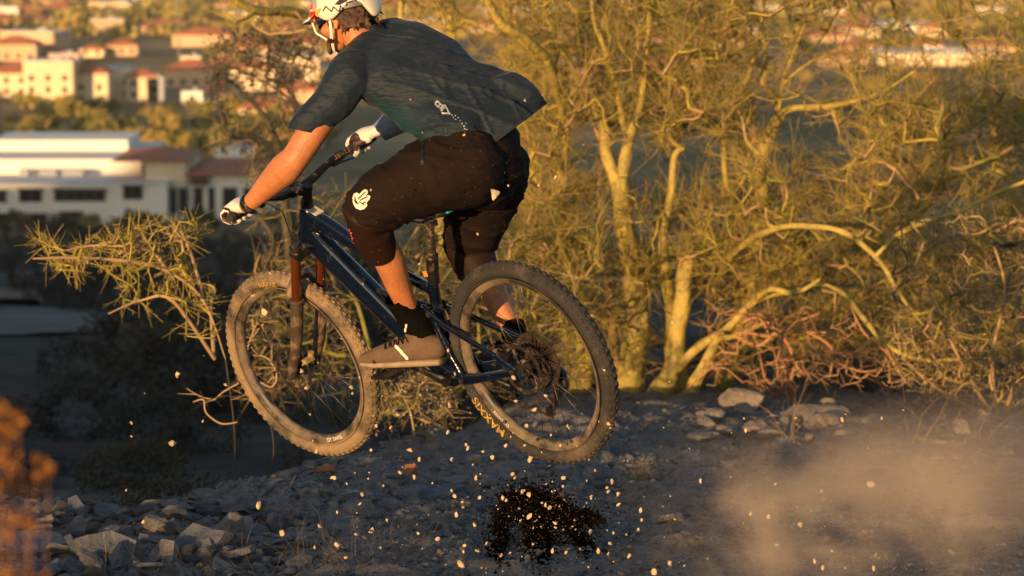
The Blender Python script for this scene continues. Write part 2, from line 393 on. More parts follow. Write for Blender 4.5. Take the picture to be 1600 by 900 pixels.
# wing with terracotta roof and colonnade
wg = empty('arcade_building', (base.x, base.y + 4, PLAIN), 'cream building with terracotta roofs and dark arcade right of the long white one', 'building')
b = MB(); b.box(((X_(224) + X_(287)) / 2, 10, 5.2), (X_(287) - X_(224), 18, 11.6)); b.build('wall', M_cream_w, wg, smooth=False)
b = MB(); b.xf(Matrix()); roof_mesh(b, X_(292) - X_(178), 20, 0, 1.6); b.V = [v + Vector(((X_(292) + X_(178)) / 2, 10, 11.0)) for v in b.V]; b.build('roof', M_terra, wg, smooth=False)
b = MB(); b.box(((X_(287) + X_(410)) / 2, 12, 3.9), (X_(410) - X_(287), 20, 9.0)); b.build('wall', M_white_w, wg, smooth=False)
b = MB(); roof_mesh(b, X_(412) - X_(292), 22, 0, 1.8); b.V = [v + Vector(((X_(412) + X_(292)) / 2, 12, 8.5)) for v in b.V]; b.build('roof', M_terra, wg, smooth=False)
for a_, c_ in ((262, 272), (277, 290), (299, 313), (322, 332), (345, 368), (378, 400)):
    b = MB(); b.box(((X_(a_) + X_(c_)) / 2, (.9 if a_ < 287 else 1.9), 3.6), (X_(c_) - X_(a_), .3, 4.6)); b.build('opening', M_win, wg, smooth=False)
b = MB(); b.box(((X_(295) + X_(322)) / 2, 1.0, 7.4), (X_(322) - X_(295), 2, 1.6)); b.build('canopy', M_awn, wg, smooth=False)
specs = [
 (22, 152, 78, 50, 'hip', M_cream_w, 'cream apartment block at the left edge of the town with red roof'),
 (76, 168, 66, 72, 'flat', M_cream_w, 'tall cream apartment block with flat top, brightest in the evening sun'),
 (128, 164, 70, 62, 'hip', M_cream_w, 'cream apartment block with red hip roof beside the tallest one'),
 (176, 156, 52, 48, 'flat', M_cream_w, 'cream flat topped block between two red roofed ones'),
 (222, 158, 44, 50, 'hip', M_cream_w, 'narrow cream block with red roof and grey shaded flank'),
 (243, 158, 22, 36, 'flat', M_grey_w, 'block at the end of the apartment row, its shade coloured grey blue'),  # shade of the row's end wall is put into the wall colour
 (296, 138, 66, 40, 'hip', M_tan_w, 'tan house with big terracotta roof behind the low white houses'),
 (298, 112, 26, 22, 'flat', M_cream_w, 'small bright cream tower house among terracotta roofs'),
 (350, 128, 60, 34, 'hip', M_tan_w, 'tan house under wide terracotta roof left of the bare tree'),
 (300, 164, 28, 20, 'flat', M_white_w, 'low white house in front of the tan houses'),
 (330, 160, 30, 24, 'hip', M_white_w, 'low white house with small red roof next to another low one'),
 (395, 142, 58, 46, 'hip', M_cream_w, 'cream block with red roof seen through the bare branches'),
 (452, 136, 80, 46, 'flat', M_cream_w, 'bright cream block behind the bare branches near the rider shoulder'),
 (415, 196, 70, 40, 'hip', M_cream_w, 'lower cream block with red roof behind bare branches'),
 (470, 190, 56, 62, 'hip', M_tan_w, 'tan block with red roof hidden by branches beside the sleeve'),
 (20, 96, 62, 36, 'hip', M_tan_w, 'tan house with terracotta roof behind the cream apartments at far left'),
 (70, 92, 50, 20, 'hip', M_cream_w, 'long low cream house with red roof amid green trees'),
 (143, 90, 32, 22, 'hip', M_cream_w, 'small cream house with pale gable amid dark trees'),
 (190, 88, 42, 26, 'hip', M_tan_w, 'pinkish tan house with red roof amid dark trees'),
 (100, 100, 40, 14, 'flat', M_tan_w, 'low flat tan house below the long low cream one'),
 (470, 232, 60, 20, 'hip', M_tan_w, 'tan house with red roof low behind the rider forearm'),
 (365, 246, 50, 14, 'flat', M_white_w, 'little white hut with pinkish wall beside the arcade building'),
 (980, 20, 70, 14, 'flat', M_white_w, 'white flat roofed hall seen above the green tree near the top edge'),
 (1060, 22, 50, 12, 'flat', M_white_w, 'small white hall at the top edge right of another white hall'),
 (1205, 26, 60, 15, 'flat', M_cream_w, 'cream hall behind the thick upright branches'),
 (1282, 32, 70, 16, 'flat', M_cream_w, 'cream hall between the two upright branches and the white halls'),
 (1388, 56, 130, 17, 'flat', M_white_w, 'long white hall in the upper right behind twigs'),
 (1512, 50, 46, 13, 'flat', M_white_w, 'short white hall at the upper right beyond the long one'),
 (1468, 104, 160, 18, 'flat', M_cream_w, 'long bright white warehouse in the right background'),
 (1160, 60, 60, 12, 'flat', M_tan_w, 'tan shed in the background behind the tree crown'),
 (1345, 84, 54, 12, 'hip', M_tan_w, 'tan house with red roof left of the bright warehouse'),
]
for s_ in specs: house(s_[0], s_[1], s_[2], s_[3], s_[4], s_[5], s_[6], depth=(28 if s_[2] > 120 else None))
# small far houses
used_ = [(s_[0], s_[1]) for s_ in specs]; n_ = 0
while n_ < 80:
    px = rng.uniform(-60, 1660); py = rng.choice((rng.uniform(-22, 60), rng.uniform(-22, 28), rng.uniform(20, 130)))
    if any(abs(px - a) < 46 and abs(py - c) < 12 for a, c in used_): continue
    used_.append((px, py)); n_ += 1; sz = 60.0 / max(.02, math.tan(R(8) - math.atan((450 - py) / FPX)) + 1e-6) if False else None
    d_ = Pz(px, py, PLAIN).y; wm = rng.uniform(12, 24); 
    rf_ = rng.choice(('hip', 'hip', 'flat')); wl_ = rng.choice((M_cream_w, M_tan_w, M_white_w, M_tan_w)); hh_ = rng.uniform(4.2, 6.5) * FPX / d_
    house(px, py, wm * FPX / d_, hh_, rf_, wl_,
          '%s far %s house with %s %s' % ('wide' if wm > 18 else 'small', wl_.name.split('_')[0], 'red roof' if rf_ == 'hip' else 'flat roof', 'in the upper left town' if px < 500 else ('behind the rider' if px < 850 else 'seen through the palo verde crown')), windows=False, rot=rng.uniform(-.4, .4))
for px, py, h_, lb in ((82, 84, 60, 'tall thin pole standing among the trees at the upper left'), (280, 96, 120, 'tallest thin pole of the town rising to the top edge'), (1118, 60, 60, 'thin pole standing in the background behind the tree')):
    p_ = Pz(px, py, PLAIN); hh = h_ * p_.y / FPX; r_ = empty('utility_pole', p_, lb, 'pole')
    b = MB(); b.loft([(0, 0, -1), (0, 0, hh)], [.28, .16], None, 8, dome=False); b.build('shaft', M_pole, r_)
    b = MB(); b.box((0, 0, hh - 1.0), (2.6, .22, .22)); b.box((0, 0, hh - 2.2), (2.0, .22, .22)); b.build('crossarm', M_pole, r_, smooth=False)
# ------------------------------------------------------------------ the bicycle, built in its own axes: x forward, y to its left, z up, origin at the rear axle
def rot_axis(k, a): return Matrix.Rotation(a, 3, k)
_rv = Vector((-0.29307, -0.28920, 2.32558))
BM = Matrix.Rotation(_rv.length, 3, _rv.normalized()); BT = Vector((0.069017, 9.615081, 0.793007))
B4 = Matrix.Translation(BT) @ BM.to_4x4()
HA = R(65); s_ax = Vector((-math.cos(HA), 0, math.sin(HA))); s_nr = Vector((math.sin(HA), 0, math.cos(HA)))
FA = Vector((1.23, 0, 0)); AX0 = FA - .044 * s_nr
SM = rot_axis(s_ax, .0547)
S4 = Matrix.Translation(AX0) @ SM.to_4x4() @ Matrix.Translation(-AX0)
def S(p): return S4 @ Vector(p)
def G(p): return B4 @ Vector(p)
def SG(p): return B4 @ (S4 @ Vector(p))

M_tyre = mat('tyre_rubber', (.035, .031, .028), .85, var=.3, vscale=20, dirt=((.24, .165, .095), .64, 5), bump=.5, bscale=150)
M_tyre2 = mat('rear_tyre_rubber', (.022, .020, .019), .85, var=.3, vscale=20, dirt=((.13, .095, .065), .22, 3), bump=.5, bscale=150)
M_rim = mat('dusty_black_rim', (.03, .028, .027), .45, metal=.2, dirt=((.20, .145, .095), .55, 9))
M_black = mat('black_metal', (.012, .012, .014), .35, metal=.3, dirt=((.12, .09, .065), .2, 30))
M_hub = mat('hub_metal', (.06, .05, .045), .4, metal=.7, dirt=(DUST, .25, 40))
M_spoke = mat('spoke_steel', (.09, .08, .07), .35, metal=.8)
M_navy = mat('navy_frame_paint', (.0016, .0045, .013), .2, coat=1.0, var=.3, vscale=6, dirt=((.08, .06, .045), .08, 16))
M_kash = mat('bronze_stanchion', (.20, .055, .018), .26, metal=.7, var=.15)
M_lower = mat('dusty_fork_lower', (.05, .034, .024), .5, dirt=((.24, .15, .08), .36, 14), bump=.3, bscale=60)
M_grip = mat('rubber_grip', (.02, .02, .02), .8, bump=.8, bscale=120)
M_yel = mat('yellow_tyre_print', (.50, .30, .015), .7, dirt=((.20, .13, .06), .5, 60))
M_wht = mat('pale_print', (.62, .57, .48), .6, dirt=(DUST, .2, 50))
M_cass = mat('dirty_sprocket_steel', (.05, .038, .03), .5, metal=.6, dirt=((.07, .045, .03), .45, 50))
M_teal = mat('teal_saddle_edge', (.02, .50, .42), .5)
M_sad = mat('black_saddle_cover', (.018, .017, .017), .6, dirt=(DUST, .1, 30))
M_copper = mat('dusty_copper_ring', (.28, .13, .05), .4, metal=.6, dirt=(DUST, .3, 40))
M_frog = mat('cream_sticker', (.55, .50, .36), .5, dirt=(DUST, .15, 30))
M_caut = mat('orange_sticker', (.75, .22, .05), .5)

bike = empty('bicycle', label='dusty navy full suspension mountain bike in mid air under the jumping rider', cat='bicycle', mat4=B4)

def ring_text(txt, c, r, ang, size, side, m, parent, flip=False, M4=None, name='lettering', up_out=True):
    cu = bpy.data.curves.new('t', 'FONT'); cu.body = txt; cu.size = size; cu.align_x = 'CENTER'; cu.align_y = 'CENTER'; cu.offset = size * .02
    to = bpy.data.objects.new('t', cu); COL.objects.link(to)
    me = bpy.data.meshes.new_from_object(to.evaluated_get(bpy.context.evaluated_depsgraph_get())); bpy.data.objects.remove(to)
    import bmesh
    bm = bmesh.new(); bm.from_mesh(me); bmesh.ops.triangulate(bm, faces=bm.faces); bmesh.ops.subdivide_edges(bm, edges=bm.edges, cuts=1)
    for v in bm.verts:
        x, y = v.co.x, v.co.y
        if not up_out: x, y = -x, -y
        # seen from +y side (the left): angle grows anticlockwise when looking along -y ... x forward is to the left
        th = ang + x / r * (1 if side > 0 else -1); rr = r + y
        v.co = Vector((rr * math.cos(th), c, rr * math.sin(th)))
    bm.to_mesh(me); bm.free()
    if M4: me.transform(M4)
    me.name = name
    return link(name, me, m, parent, False)

def wheel(center, M4, tyre_m, spokes=28, rear=False):
    root_loc = Vector(center)
    T4 = (M4 or Matrix.Identity(4)) @ Matrix.Translation(root_loc)
    wh = bpy.data.objects.new('wheel', None); COL.objects.link(wh); wh.parent = bike; wh.matrix_basis = T4; wh.empty_display_size = .1
    # tyre: closed torus-like profile
    prof = []
    for k in range(16):
        a = 2 * math.pi * k / 16; prof.append((.3425 + .0275 * math.cos(a), .0290 * math.sin(a)))
    b = MB(); b.lathe(prof, seg=96); ty = b.build('tyre', tyre_m, wh, auto=False)
    # raised bead line where sidewall meets the rim
    b = MB(); b.lathe([(.3195, .021), (.3225, .0265), (.3190, .0275), (.3165, .0225)], seg=96); b.lathe([(.3195, -.021), (.3225, -.0265), (.3190, -.0275), (.3165, -.0225)][::-1], seg=96)
    b.build('tyre_bead', tyre_m, wh)
    # tread knobs: four rows around the tyre
    t = MB()
    n = 76
    for i in range(n):
        for row, (ph, w_, l_) in enumerate(((-52, .010, .015), (-17, .012, .017), (17, .012, .017), (52, .010, .015))):
            th = 2 * math.pi * (i + (.5 if row in (1, 3) else 0)) / n; p = R(ph)
            rad = Vector((math.cos(th), 0, math.sin(th))); tan = Vector((-math.sin(th), 0, math.cos(th)))
            nn = rad * math.cos(p) + Vector((0, math.sin(p), 0)); cc = rad * .3425 + nn * .0288 + Vector((0, .001 * math.sin(p), 0))
            sd = tan.cross(nn); Mx = Matrix((tan, sd, nn)).transposed()
            t.box(cc, (l_, w_, .0046), Mx, taper=.75)
    tr = t.build('tread', tyre_m, wh, smooth=False); tag(tr, kind='stuff')
    # rim
    b = MB(); b.lathe([(.312, .0165), (.318, .0185), (.318, .0150), (.309, .0130), (.309, -.0130), (.318, -.0150), (.318, -.0185), (.312, -.0165), (.294, -.0110), (.289, -.004), (.289, .004), (.294, .0110)][::-1], seg=96)
    b.build('rim', M_rim, wh)
    # hub
    b = MB(); hw = .058 if rear else .05
    b.cyl((0, -hw, 0), (0, hw, 0), .013, 20); b.cyl((0, hw - .025, 0), (0, hw - .018, 0), .03, 24); b.cyl((0, -hw + .018, 0), (0, -hw + .025, 0), .03, 24); b.cyl((0, -.02, 0), (0, .02, 0), .02, 20)
    b.build('hub', M_hub, wh)
    # spokes
    b = MB(); sp = []
    for i in range(spokes):
        side = 1 if i % 2 else -1; a = 2 * math.pi * i / spokes; off = (1 if (i // 2) % 2 else -1) * R(78)
        h = Vector((.028 * math.cos(a + off), side * (hw - .021), .028 * math.sin(a + off))); e = Vector((.291 * math.cos(a), 0, .291 * math.sin(a)))
        b = MB(); b.cyl(h, e, .0011, 5); b.build('spoke', M_spoke, wh, auto=False)
    # brake rotor on the left
    b = MB(); rr = .09
    b.lathe([(rr, .001), (rr, -.001), (rr - .014, -.001), (rr - .014, .001)], seg=48, c=(0, hw - .004, 0))
    for k in range(6):
        a = k * math.pi / 3; b.cyl((.02 * math.cos(a), hw - .004, .02 * math.sin(a)), ((rr - .01) * math.cos(a + .5), hw - .004, (rr - .01) * math.sin(a + .5)), .0022, 5)
    b.build('brake_rotor', M_hub, wh)
    if rear:
        # cassette: stepped sprockets with teeth
        for k in range(9):
            r_ = .104 - k * .0093; y = -.026 - k * .0042; b = MB(); nt_ = int(r_ / .104 * 50); prof = []
            V = []; F_ = []
            for i in range(nt_ * 2):
                a = math.pi * i / nt_; q = r_ if i % 2 == 0 else r_ - .005
                for rr_, yy in ((q, y + .0009), (q, y - .0009), (r_ - .017, y - .0009), (r_ - .017, y + .0009)): V.append((rr_ * math.cos(a), yy, rr_ * math.sin(a)))
            m_ = nt_ * 2
            for i in range(m_):
                j = (i + 1) % m_
                for q in range(4): F_.append((i * 4 + q, j * 4 + q, j * 4 + (q + 1) % 4, i * 4 + (q + 1) % 4))
            b.add(V, F_)
            for q in range(7):
                a = q * 2 * math.pi / 7 + k * .2; b.cyl((.018 * math.cos(a), y, .018 * math.sin(a)), ((r_ - .013) * math.cos(a + .7), y, (r_ - .013) * math.sin(a + .7)), .0028, 5)
            b.build('sprocket', M_cass, wh, smooth=False)
    return wh

w_r = wheel((0, 0, 0), None, M_tyre2, rear=True)
w_f = wheel(FA, S4, M_tyre)
ring_text('MAXXIS', .0315, .3345, R(-35), .047, 1, M_yel, w_r, name='tyre_lettering')
ring_text('MAXXIS', .0315, .3345, R(91), .026, 1, M_yel, w_f, name='tyre_lettering')
ring_text('DT SWISS', .0175, .3035, R(-100), .021, 1, M_wht, w_f, up_out=False, name='rim_lettering')
ring_text('DT SWISS', .0175, .3035, R(-42), .018, 1, M_wht, w_r, name='rim_lettering')

# frame --------------------------------------------------------------
def sq(b, pts, rad, ref=(0, 1, 0), power=3.2, seg=16): b.loft(pts, rad, ref, seg, power)
b = MB()
HT0 = Vector((.963, 0, .478)); HT1 = Vector((.905, 0, .600))
b.loft([HT0, HT1], [.031, .029], None, 20)
# down tube, deep and boxy
sq(b, [(.955, 0, .525), (.88, 0, .445), (.74, 0, .295), (.58, 0, .125), (.45, 0, -.005), (.40, 0, -.045)],
   [(.026, .048), (.034, .052), (.036, .047), (.036, .044), (.040, .044), (.042, .040)])
# top tube dropping to the seat tube
sq(b, [(.915, 0, .575), (.82, 0, .530), (.65, 0, .425), (.50, 0, .335), (.375, 0, .272)],
   [(.025, .038), (.026, .030), (.022, .022), (.019, .018), (.018, .017)])
# seat tube
b.loft([(.375, 0, -.03), (.395, 0, .10), (.385, 0, .235), (.362, 0, .315)], [(.034, .030), (.024, .022), (.021, .021), (.020, .020)], (0, 1, 0), 16)
sq(b, [(.375, 0, .285), (.46, 0, .318)], [.012, .012])
b.cyl((.395, -.040, -.045), (.395, .040, -.045), .032, 24)
frame = fuse('frame', b, M_navy, bike, .006, 6)
b = MB(); b.loft([HT1, HT1 + s_ax * .028], [.026, .020], None, 20, dome=False); b.cyl(HT0 - s_ax * .004, HT0 - s_ax * .014, .029, 20)
b.build('headset', M_black, bike)
# cream plate sticker on the top tube behind the head tube
b = MB(); b.box((.866, .000, .5925), (.052, .040, .004), Matrix.Rotation(R(-29), 3, 'Y')); b.build('sticker', M_frog, bike)
# rear triangle
b = MB()
for s_ in (1, -1):
    # chain stay with pivot, seat stay, upright link
    sq(b, [(.018, s_ * .074, -.002), (.10, s_ * .072, -.012), (.22, s_ * .060, -.030), (.318, s_ * .048, -.040)], [(.008, .013), (.009, .015), (.010, .018), (.011, .022)])
    sq(b, [(.318, s_ * .048, -.042), (.350, s_ * .045, .05), (.385, s_ * .040, .205)], [(.009, .017), (.008, .012), (.008, .012)])
rear_tri = fuse('chainstay', b, M_navy, bike, .005, 4)
b = MB()
for s_ in (1, -1):
    sq(b, [(.018, s_ * .074, .006), (.06, s_ * .073, .040), (.20, s_ * .062, .108), (.32, s_ * .052, .165), (.425, s_ * .034, .225)], [(.010, .016), (.008, .012), (.008, .011), (.009, .012), (.010, .016)])
b.box((.02, .078, -.006), (.035, .010, .05)); b.box((.02, -.078, -.010), (.035, .010, .06))
b.cyl((.32, -.052, .165), (.32, .052, .165), .010, 12)
seatstay = fuse('seatstay', b, M_navy, bike, .005, 4)
b = MB()
for p_ in ((.318, -.040), (.02, 0.0), (.385, .205), (.43, .222)):
    b.cyl((p_[0], .050 if p_[0] > .1 else .078, p_[1]), (p_[0], .062 if p_[0] > .1 and p_[0] < .35 else (.086 if p_[0] < .1 else .054), p_[1]), .010, 16)
b.build('pivot_bolt', M_hub, bike)
b = MB(); b.cyl((.43, 0, .21), (.56, 0, .245), .016, 16); b.cyl((.54, 0, .24), (.70, 0, .29), .009, 12); b.cyl((.52, 0, .234), (.55, 0, .243), .023, 16)
b.build('shock', M_black, bike)
# seat post and saddle
b = MB(); b.cyl((.362, 0, .305), (.3285, 0, .405), .0215, 20); b.build('seat_collar', M_black, bike)
b = MB(); b.cyl((.330, 0, .400), (.293, 0, .515), .0165, 20); b.cyl((.328, 0, .405), (.332, 0, .395), .022, 20)
b.box((.287, 0, .520), (.045, .035, .02), Matrix.Rotation(R(-12), 3, 'Y')); b.build('seatpost', mat('dusty_seatpost', (.02, .018, .016), .4, dirt=((.22, .14, .07), .34, 60)), bike)
b = MB(); b.box((.3655, .0222, .345), (.020, .001, .020)); b.build('sticker', M_caut, bike, smooth=False)
sad = MB()
st = [(.170, .062, .568), (.200, .070, .572), (.250, .055, .566), (.300, .030, .558), (.360, .021, .552), (.415, .018, .545), (.432, .012, .540)]
sad.loft([(x, 0, z) for x, y, z in st], [(y, .017 if y > .03 else .014) for x, y, z in st], (0, 1, 0), 18, 2.6)
saddle = fuse('saddle', sad, M_sad, bike, .005, 3)
b = MB()
for s_ in (1, -1): b.tube([(.205, s_ * .035, .552), (.23, s_ * .022, .536), (.30, s_ * .020, .530), (.38, s_ * .012, .540)], .0035, 8)
b.build('saddle_rail', M_hub, saddle)
b = MB(); b.loft([(.160, -.040, .568), (.154, -.02, .572), (.154, .004, .573), (.156, .022, .572)], [(.015, .007)] * 4, (0, 0, 1), 12); b.build('saddle_edge', M_teal, saddle)

# fork --------------------------------------------------------------
def SB(b, name, m, parent=bike, smooth=True):
    b.xf(S4); return b.build(name, m, parent, smooth)
CR = AX0 + s_ax * .520                      # crown centre on the steering axis
b = MB(); dn = s_nr * .004
leg_top = CR + dn
sq(b, [leg_top + Vector((0, -.065, 0)), leg_top + s_ax * .012, leg_top + Vector((0, .065, 0))], [(.024, .026), (.030, .030), (.024, .026)], ref=tuple(s_ax))
b.cyl(CR, CR + s_ax * .03, .026, 16)
o = fuse('fork_crown', b, M_black, bike, .005, 3); o.data.transform(S4)
legoff = s_nr * .004
def legp(s_, h): return AX0 + s_ax * h + s_nr * (.004 + (0.040 if h < .0 else .0)) + Vector((0, s_ * .065, 0))
for s_ in (1, -1):
    b = MB(); b.cyl(legp(s_, .30), legp(s_, .545), .0178, 24); SB(b, 'stanchion', M_kash)
    b = MB(); b.cyl(legp(s_, .535), legp(s_, .552), .0215, 24); b.cyl(legp(s_, .550), legp(s_, .562), .013, 20); SB(b, 'top_cap', M_hub)
    b = MB()
    b.loft([FA + Vector((0, s_ * .064, 0)) - s_ax * .014 - s_nr * .010, AX0 + s_ax * .03 + s_nr * .028 + Vector((0, s_ * .065, 0)), legp(s_, .09) + s_nr * .010, legp(s_, .20), legp(s_, .315)], [(.017, .018), (.019, .019), .0215, .0225, .0245], (0, 1, 0), 20)
    SB(b, 'fork_lower', M_lower)
    b = MB(); b.lathe([(.0255, 0), (.0275, .006), (.0265, .013), (.0180, .013), (.0180, 0)], seg=28)
    mt = Matrix.Translation(legp(s_, .318)) @ s_ax.to_track_quat('Y', 'X').to_matrix().to_4x4(); b.xf(mt); SB(b, 'fork_seal', M_wht if False else M_lower)
b = MB(); pts = []
for k in range(9):
    a = math.pi * k / 8; pts.append(AX0 + s_ax * (.318 + .070 * math.sin(a)) + s_nr * (.030 + .018 * math.sin(a)) + Vector((0, .065 * math.cos(a), 0)))
b.loft(pts, [(.012, .016)] * 9, tuple(s_ax), 12); SB(b, 'fork_arch', M_lower)
b = MB(); b.cyl(FA + Vector((0, -.075, 0)), FA + Vector((0, .078, 0)), .009, 14); SB(b, 'axle', M_hub)
b = MB(); b.box(AX0 + s_ax * .075 + s_nr * -.030 + Vector((0, .045, 0)), (.022, .045, .018)); b.cyl(AX0 + s_ax * .06 - s_nr * .03 + Vector((0, .03, 0)), AX0 + s_ax * .10 - s_nr * .03 + Vector((0, .03, 0)), .012, 12); SB(b, 'brake_caliper', mat('brass_caliper', (.28, .19, .05), .5, dirt=(DUST, .3, 60)))
# cockpit
b = MB(); ST = AX0 + s_ax * .745
b.cyl(CR + s_ax * .1, ST + s_ax * .03, .0165, 20); b.loft([ST + Vector((0, 0, .012)), ST + Vector((.045, 0, .022))], [(.021, .022), (.023, .022)], (0, 1, 0), 16); b.cyl(ST + s_ax * .02, ST + s_ax * .034, .019, 20)
for k in range(6): b.cyl(ST - s_ax * (.022 + k * .012), ST - s_ax * (.032 + k * .012), .0185, 20)
b.box(ST + Vector((.058, 0, .022)), (.016, .046, .048)); SB(b, 'stem', M_black)
b = MB(); SC = ST + Vector((.048, 0, .022))
bar = [SC + Vector((-.060, -.375, .045)), SC + Vector((-.045, -.27, .042)), SC + Vector((-.025, -.17, .036)), SC + Vector((-.004, -.08, .006)), SC + Vector((0, -.04, 0)), SC + Vector((0, .04, 0)), SC + Vector((-.004, .08, .006)), SC + Vector((-.025, .17, .036)), SC + Vector((-.045, .27, .042)), SC + Vector((-.060, .375, .045))]
b.tube(bar, [.0112, .0112, .0135, .0165, .0175, .0175, .0165, .0135, .0112, .0112], 16); SB(b, 'handlebar', M_black)
GR = {}
for s_ in (1, -1):
    a0 = SC + Vector((-.045, s_ * .252, .042)); a1 = SC + Vector((-.060, s_ * .378, .045)); GR[s_] = (SG(a0), SG(a1))
    b = MB(); b.cyl(a0, a1, .0155, 18)
    for q in range(5): c_ = a0.lerp(a1, (q + .5) / 5); b.cyl(c_ - (a1 - a0) * .012, c_ + (a1 - a0) * .012, .0172, 18)
    SB(b, 'grip', M_grip)
    b = MB(); q0 = SC + Vector((-.030, s_ * .185, .030)); b.cyl(SC + Vector((-.036, s_ * .205, .040)), SC + Vector((-.038, s_ * .225, .041)), .018, 14)
    b.loft([q0 + Vector((.010, 0, -.010)), q0 + Vector((.022, s_ * .05, -.014))], [(.012, .010), (.011, .009)], (0, 0, 1), 10)
    b.loft([q0 + Vector((.030, s_ * .045, -.02)), q0 + Vector((.050, s_ * .075, -.03)), q0 + Vector((.040, s_ * .13, -.035))], [(.004, .008), (.004, .007), (.004, .008)], (0, 0, 1), 10)
    SB(b, 'brake_lever', M_black)
    b = MB(); b.tube([q0 + Vector((.012, 0, -.012)), q0 + Vector((.06, -s_ * .06, -.03)), SC + Vector((.055, s_ * .05, -.06)), CR + s_nr * .05 + Vector((0, s_ * .02, .03)), CR + Vector((0, s_ * .06, -.06)) + s_nr * .01], .0024, 6); SB(b, 'brake_hose', M_black)
b = MB(); g0 = SC + Vector((-.034, -.185, .041)); 
cu = bpy.data.curves.new('t', 'FONT'); cu.body = 'LEVEL'; cu.size = .028; cu.align_x = 'CENTER'; cu.align_y = 'CENTER'; to = bpy.data.objects.new('t', cu); COL.objects.link(to)
me = bpy.data.meshes.new_from_object(to.evaluated_get(bpy.context.evaluated_depsgraph_get())); bpy.data.objects.remove(to)
dx = (bar[1] - bar[2]).normalized(); up_ = Vector((-.75, 0, .65)); up_ = (up_ - dx * up_.dot(dx)).normalized(); nn_ = dx.cross(up_) * -1
me.transform(Matrix((dx * -1, dx.cross(nn_), nn_)).transposed().to_4x4() if False else Matrix.Identity(4))
for v in me.vertices:
    v.co = (bar[2] + (bar[1] - bar[2]) * .45) + (-dx) * v.co.x + Vector((.35, 0, .94)) * (v.co.y * .8) + Vector((-.94, 0, .35)) * .0136
me.transform(S4); link('bar_lettering', me, mat('bronze_print', (.30, .12, .05), .5), bike, False)

# drivetrain
BB = Vector((.395, 0, -.045)); ca = R(28); CL = .172
PL = BB + Vector((math.cos(ca) * CL, .158, math.sin(ca) * CL)); PR = BB + Vector((-math.cos(ca) * CL, -.158, -math.sin(ca) * CL))
for s_, pc in ((1, PL), (-1, PR)):
    b = MB(); p0 = BB + Vector((0, s_ * .058, 0)); p1 = Vector((pc.x, s_ * .078, pc.z))
    b.loft([p0, p0.lerp(p1, .5), p1], [(.011, .020), (.009, .014), (.009, .015)], (0, 1, 0), 14); b.cyl(BB + Vector((0, s_ * .040, 0)), BB + Vector((0, s_ * .070, 0)), .017, 16)
    b.build('crank_arm', M_black, bike)
    b = MB(); c_ = pc; b.cyl((pc.x, s_ * .080, pc.z), (pc.x, s_ * .205, pc.z), .009, 12)
    b.box(c_, (.105, .100, .012)); 
    for q in range(-2, 3):
        for e in (-1, 1): b.cyl(c_ + Vector((e * .042, q * .021, -.011)), c_ + Vector((e * .042, q * .021, .011)), .002, 6)
    pd = b.build('pedal', M_black, bike, smooth=False)
b = MB(); V = []; F_ = []; nt_ = 32; r_ = .066
for i in range(nt_ * 2):
    a = math.pi * i / nt_; q = r_ if i % 2 == 0 else r_ - .006
    for rr_, yy in ((q, -.0465), (q, -.0495), (r_ - .016, -.0495), (r_ - .016, -.0465)): V.append(BB + Vector((rr_ * math.cos(a), yy, rr_ * math.sin(a))))
for i in range(nt_ * 2):
    j = (i + 1) % (nt_ * 2)
    for q in range(4): F_.append((i * 4 + q, j * 4 + q, j * 4 + (q + 1) % 4, i * 4 + (q + 1) % 4))
b.add(V, F_)
for q in range(4):
    a = q * math.pi / 2 + .4; b.cyl(BB + Vector((0, -.048, 0)), BB + Vector((.054 * math.cos(a), -.048, .054 * math.sin(a))), .006, 8)
b.build('chainring', M_copper, bike, smooth=False)
# chain: links round ring, lower run to the derailleur, cassette
def arc(c, r, a0, a1, y, n): return [Vector((c.x + r * math.cos(a0 + (a1 - a0) * i / n), y, c.z + r * math.sin(a0 + (a1 - a0) * i / n))) for i in range(n + 1)]
dc = Vector((-.02, 0, -.13)); dj = Vector((.045, 0, -.20)); path = []
path += arc(BB, .064, R(95), R(-85), -.048, 20)[0:]
path += [BB + Vector((-.02, -.048, -.064)), dj + Vector((0, -.050, -.022))] + arc(dj, .02, R(-80), R(-190), -.05, 5) + arc(dc, .020, R(-10), R(100), -.05, 5)
path += arc(Vector((0, 0, 0)), .060, R(250), R(85), -.05, 16) + [BB + Vector((0, -.048, .065))]
cl = []; tot = 0
for i in range(len(path) - 1): cl.append((tot, path[i], path[i + 1])); tot += (path[i + 1] - path[i]).length
b = MB(); n = int(tot / .0127); si = 0
for k in range(n):
    d_ = k * tot / n
    while si < len(cl) - 1 and cl[si][0] + (cl[si][2] - cl[si][1]).length < d_: si += 1
    t0_, A_, Bq = cl[si]; dv = (Bq - A_).normalized(); c_ = A_ + dv * (d_ - t0_); Mx = Matrix((dv, Vector((0, 1, 0)), dv.cross(Vector((0, 1, 0))))).transposed()
    b.box(c_, (.0115, .0055 if k % 2 else .0035, .0078), Mx)
ch = b.build('chain', M_cass, bike, smooth=False)
b = MB(); b.loft([(-.005, -.075, -.035), (-.03, -.085, -.075), (-.035, -.075, -.12)], [(.012, .018), (.016, .022), (.013, .018)], (0, 1, 0), 12)
b.loft([dc + Vector((0, -.058, 0)), dj + Vector((0, -.058, 0))], [(.003, .014)] * 2, (0, 1, 0), 10); b.cyl(dc + Vector((0, -.045, 0)), dc + Vector((0, -.055, 0)), .018, 14); b.cyl(dj + Vector((0, -.045, 0)), dj + Vector((0, -.055, 0)), .018, 14)
b.build('derailleur', M_black, bike)
b = MB(); b.box((.055, .060, .055), (.05, .03, .03), Matrix.Rotation(R(-30), 3, 'Y')); b.build('brake_caliper', M_black, bike)
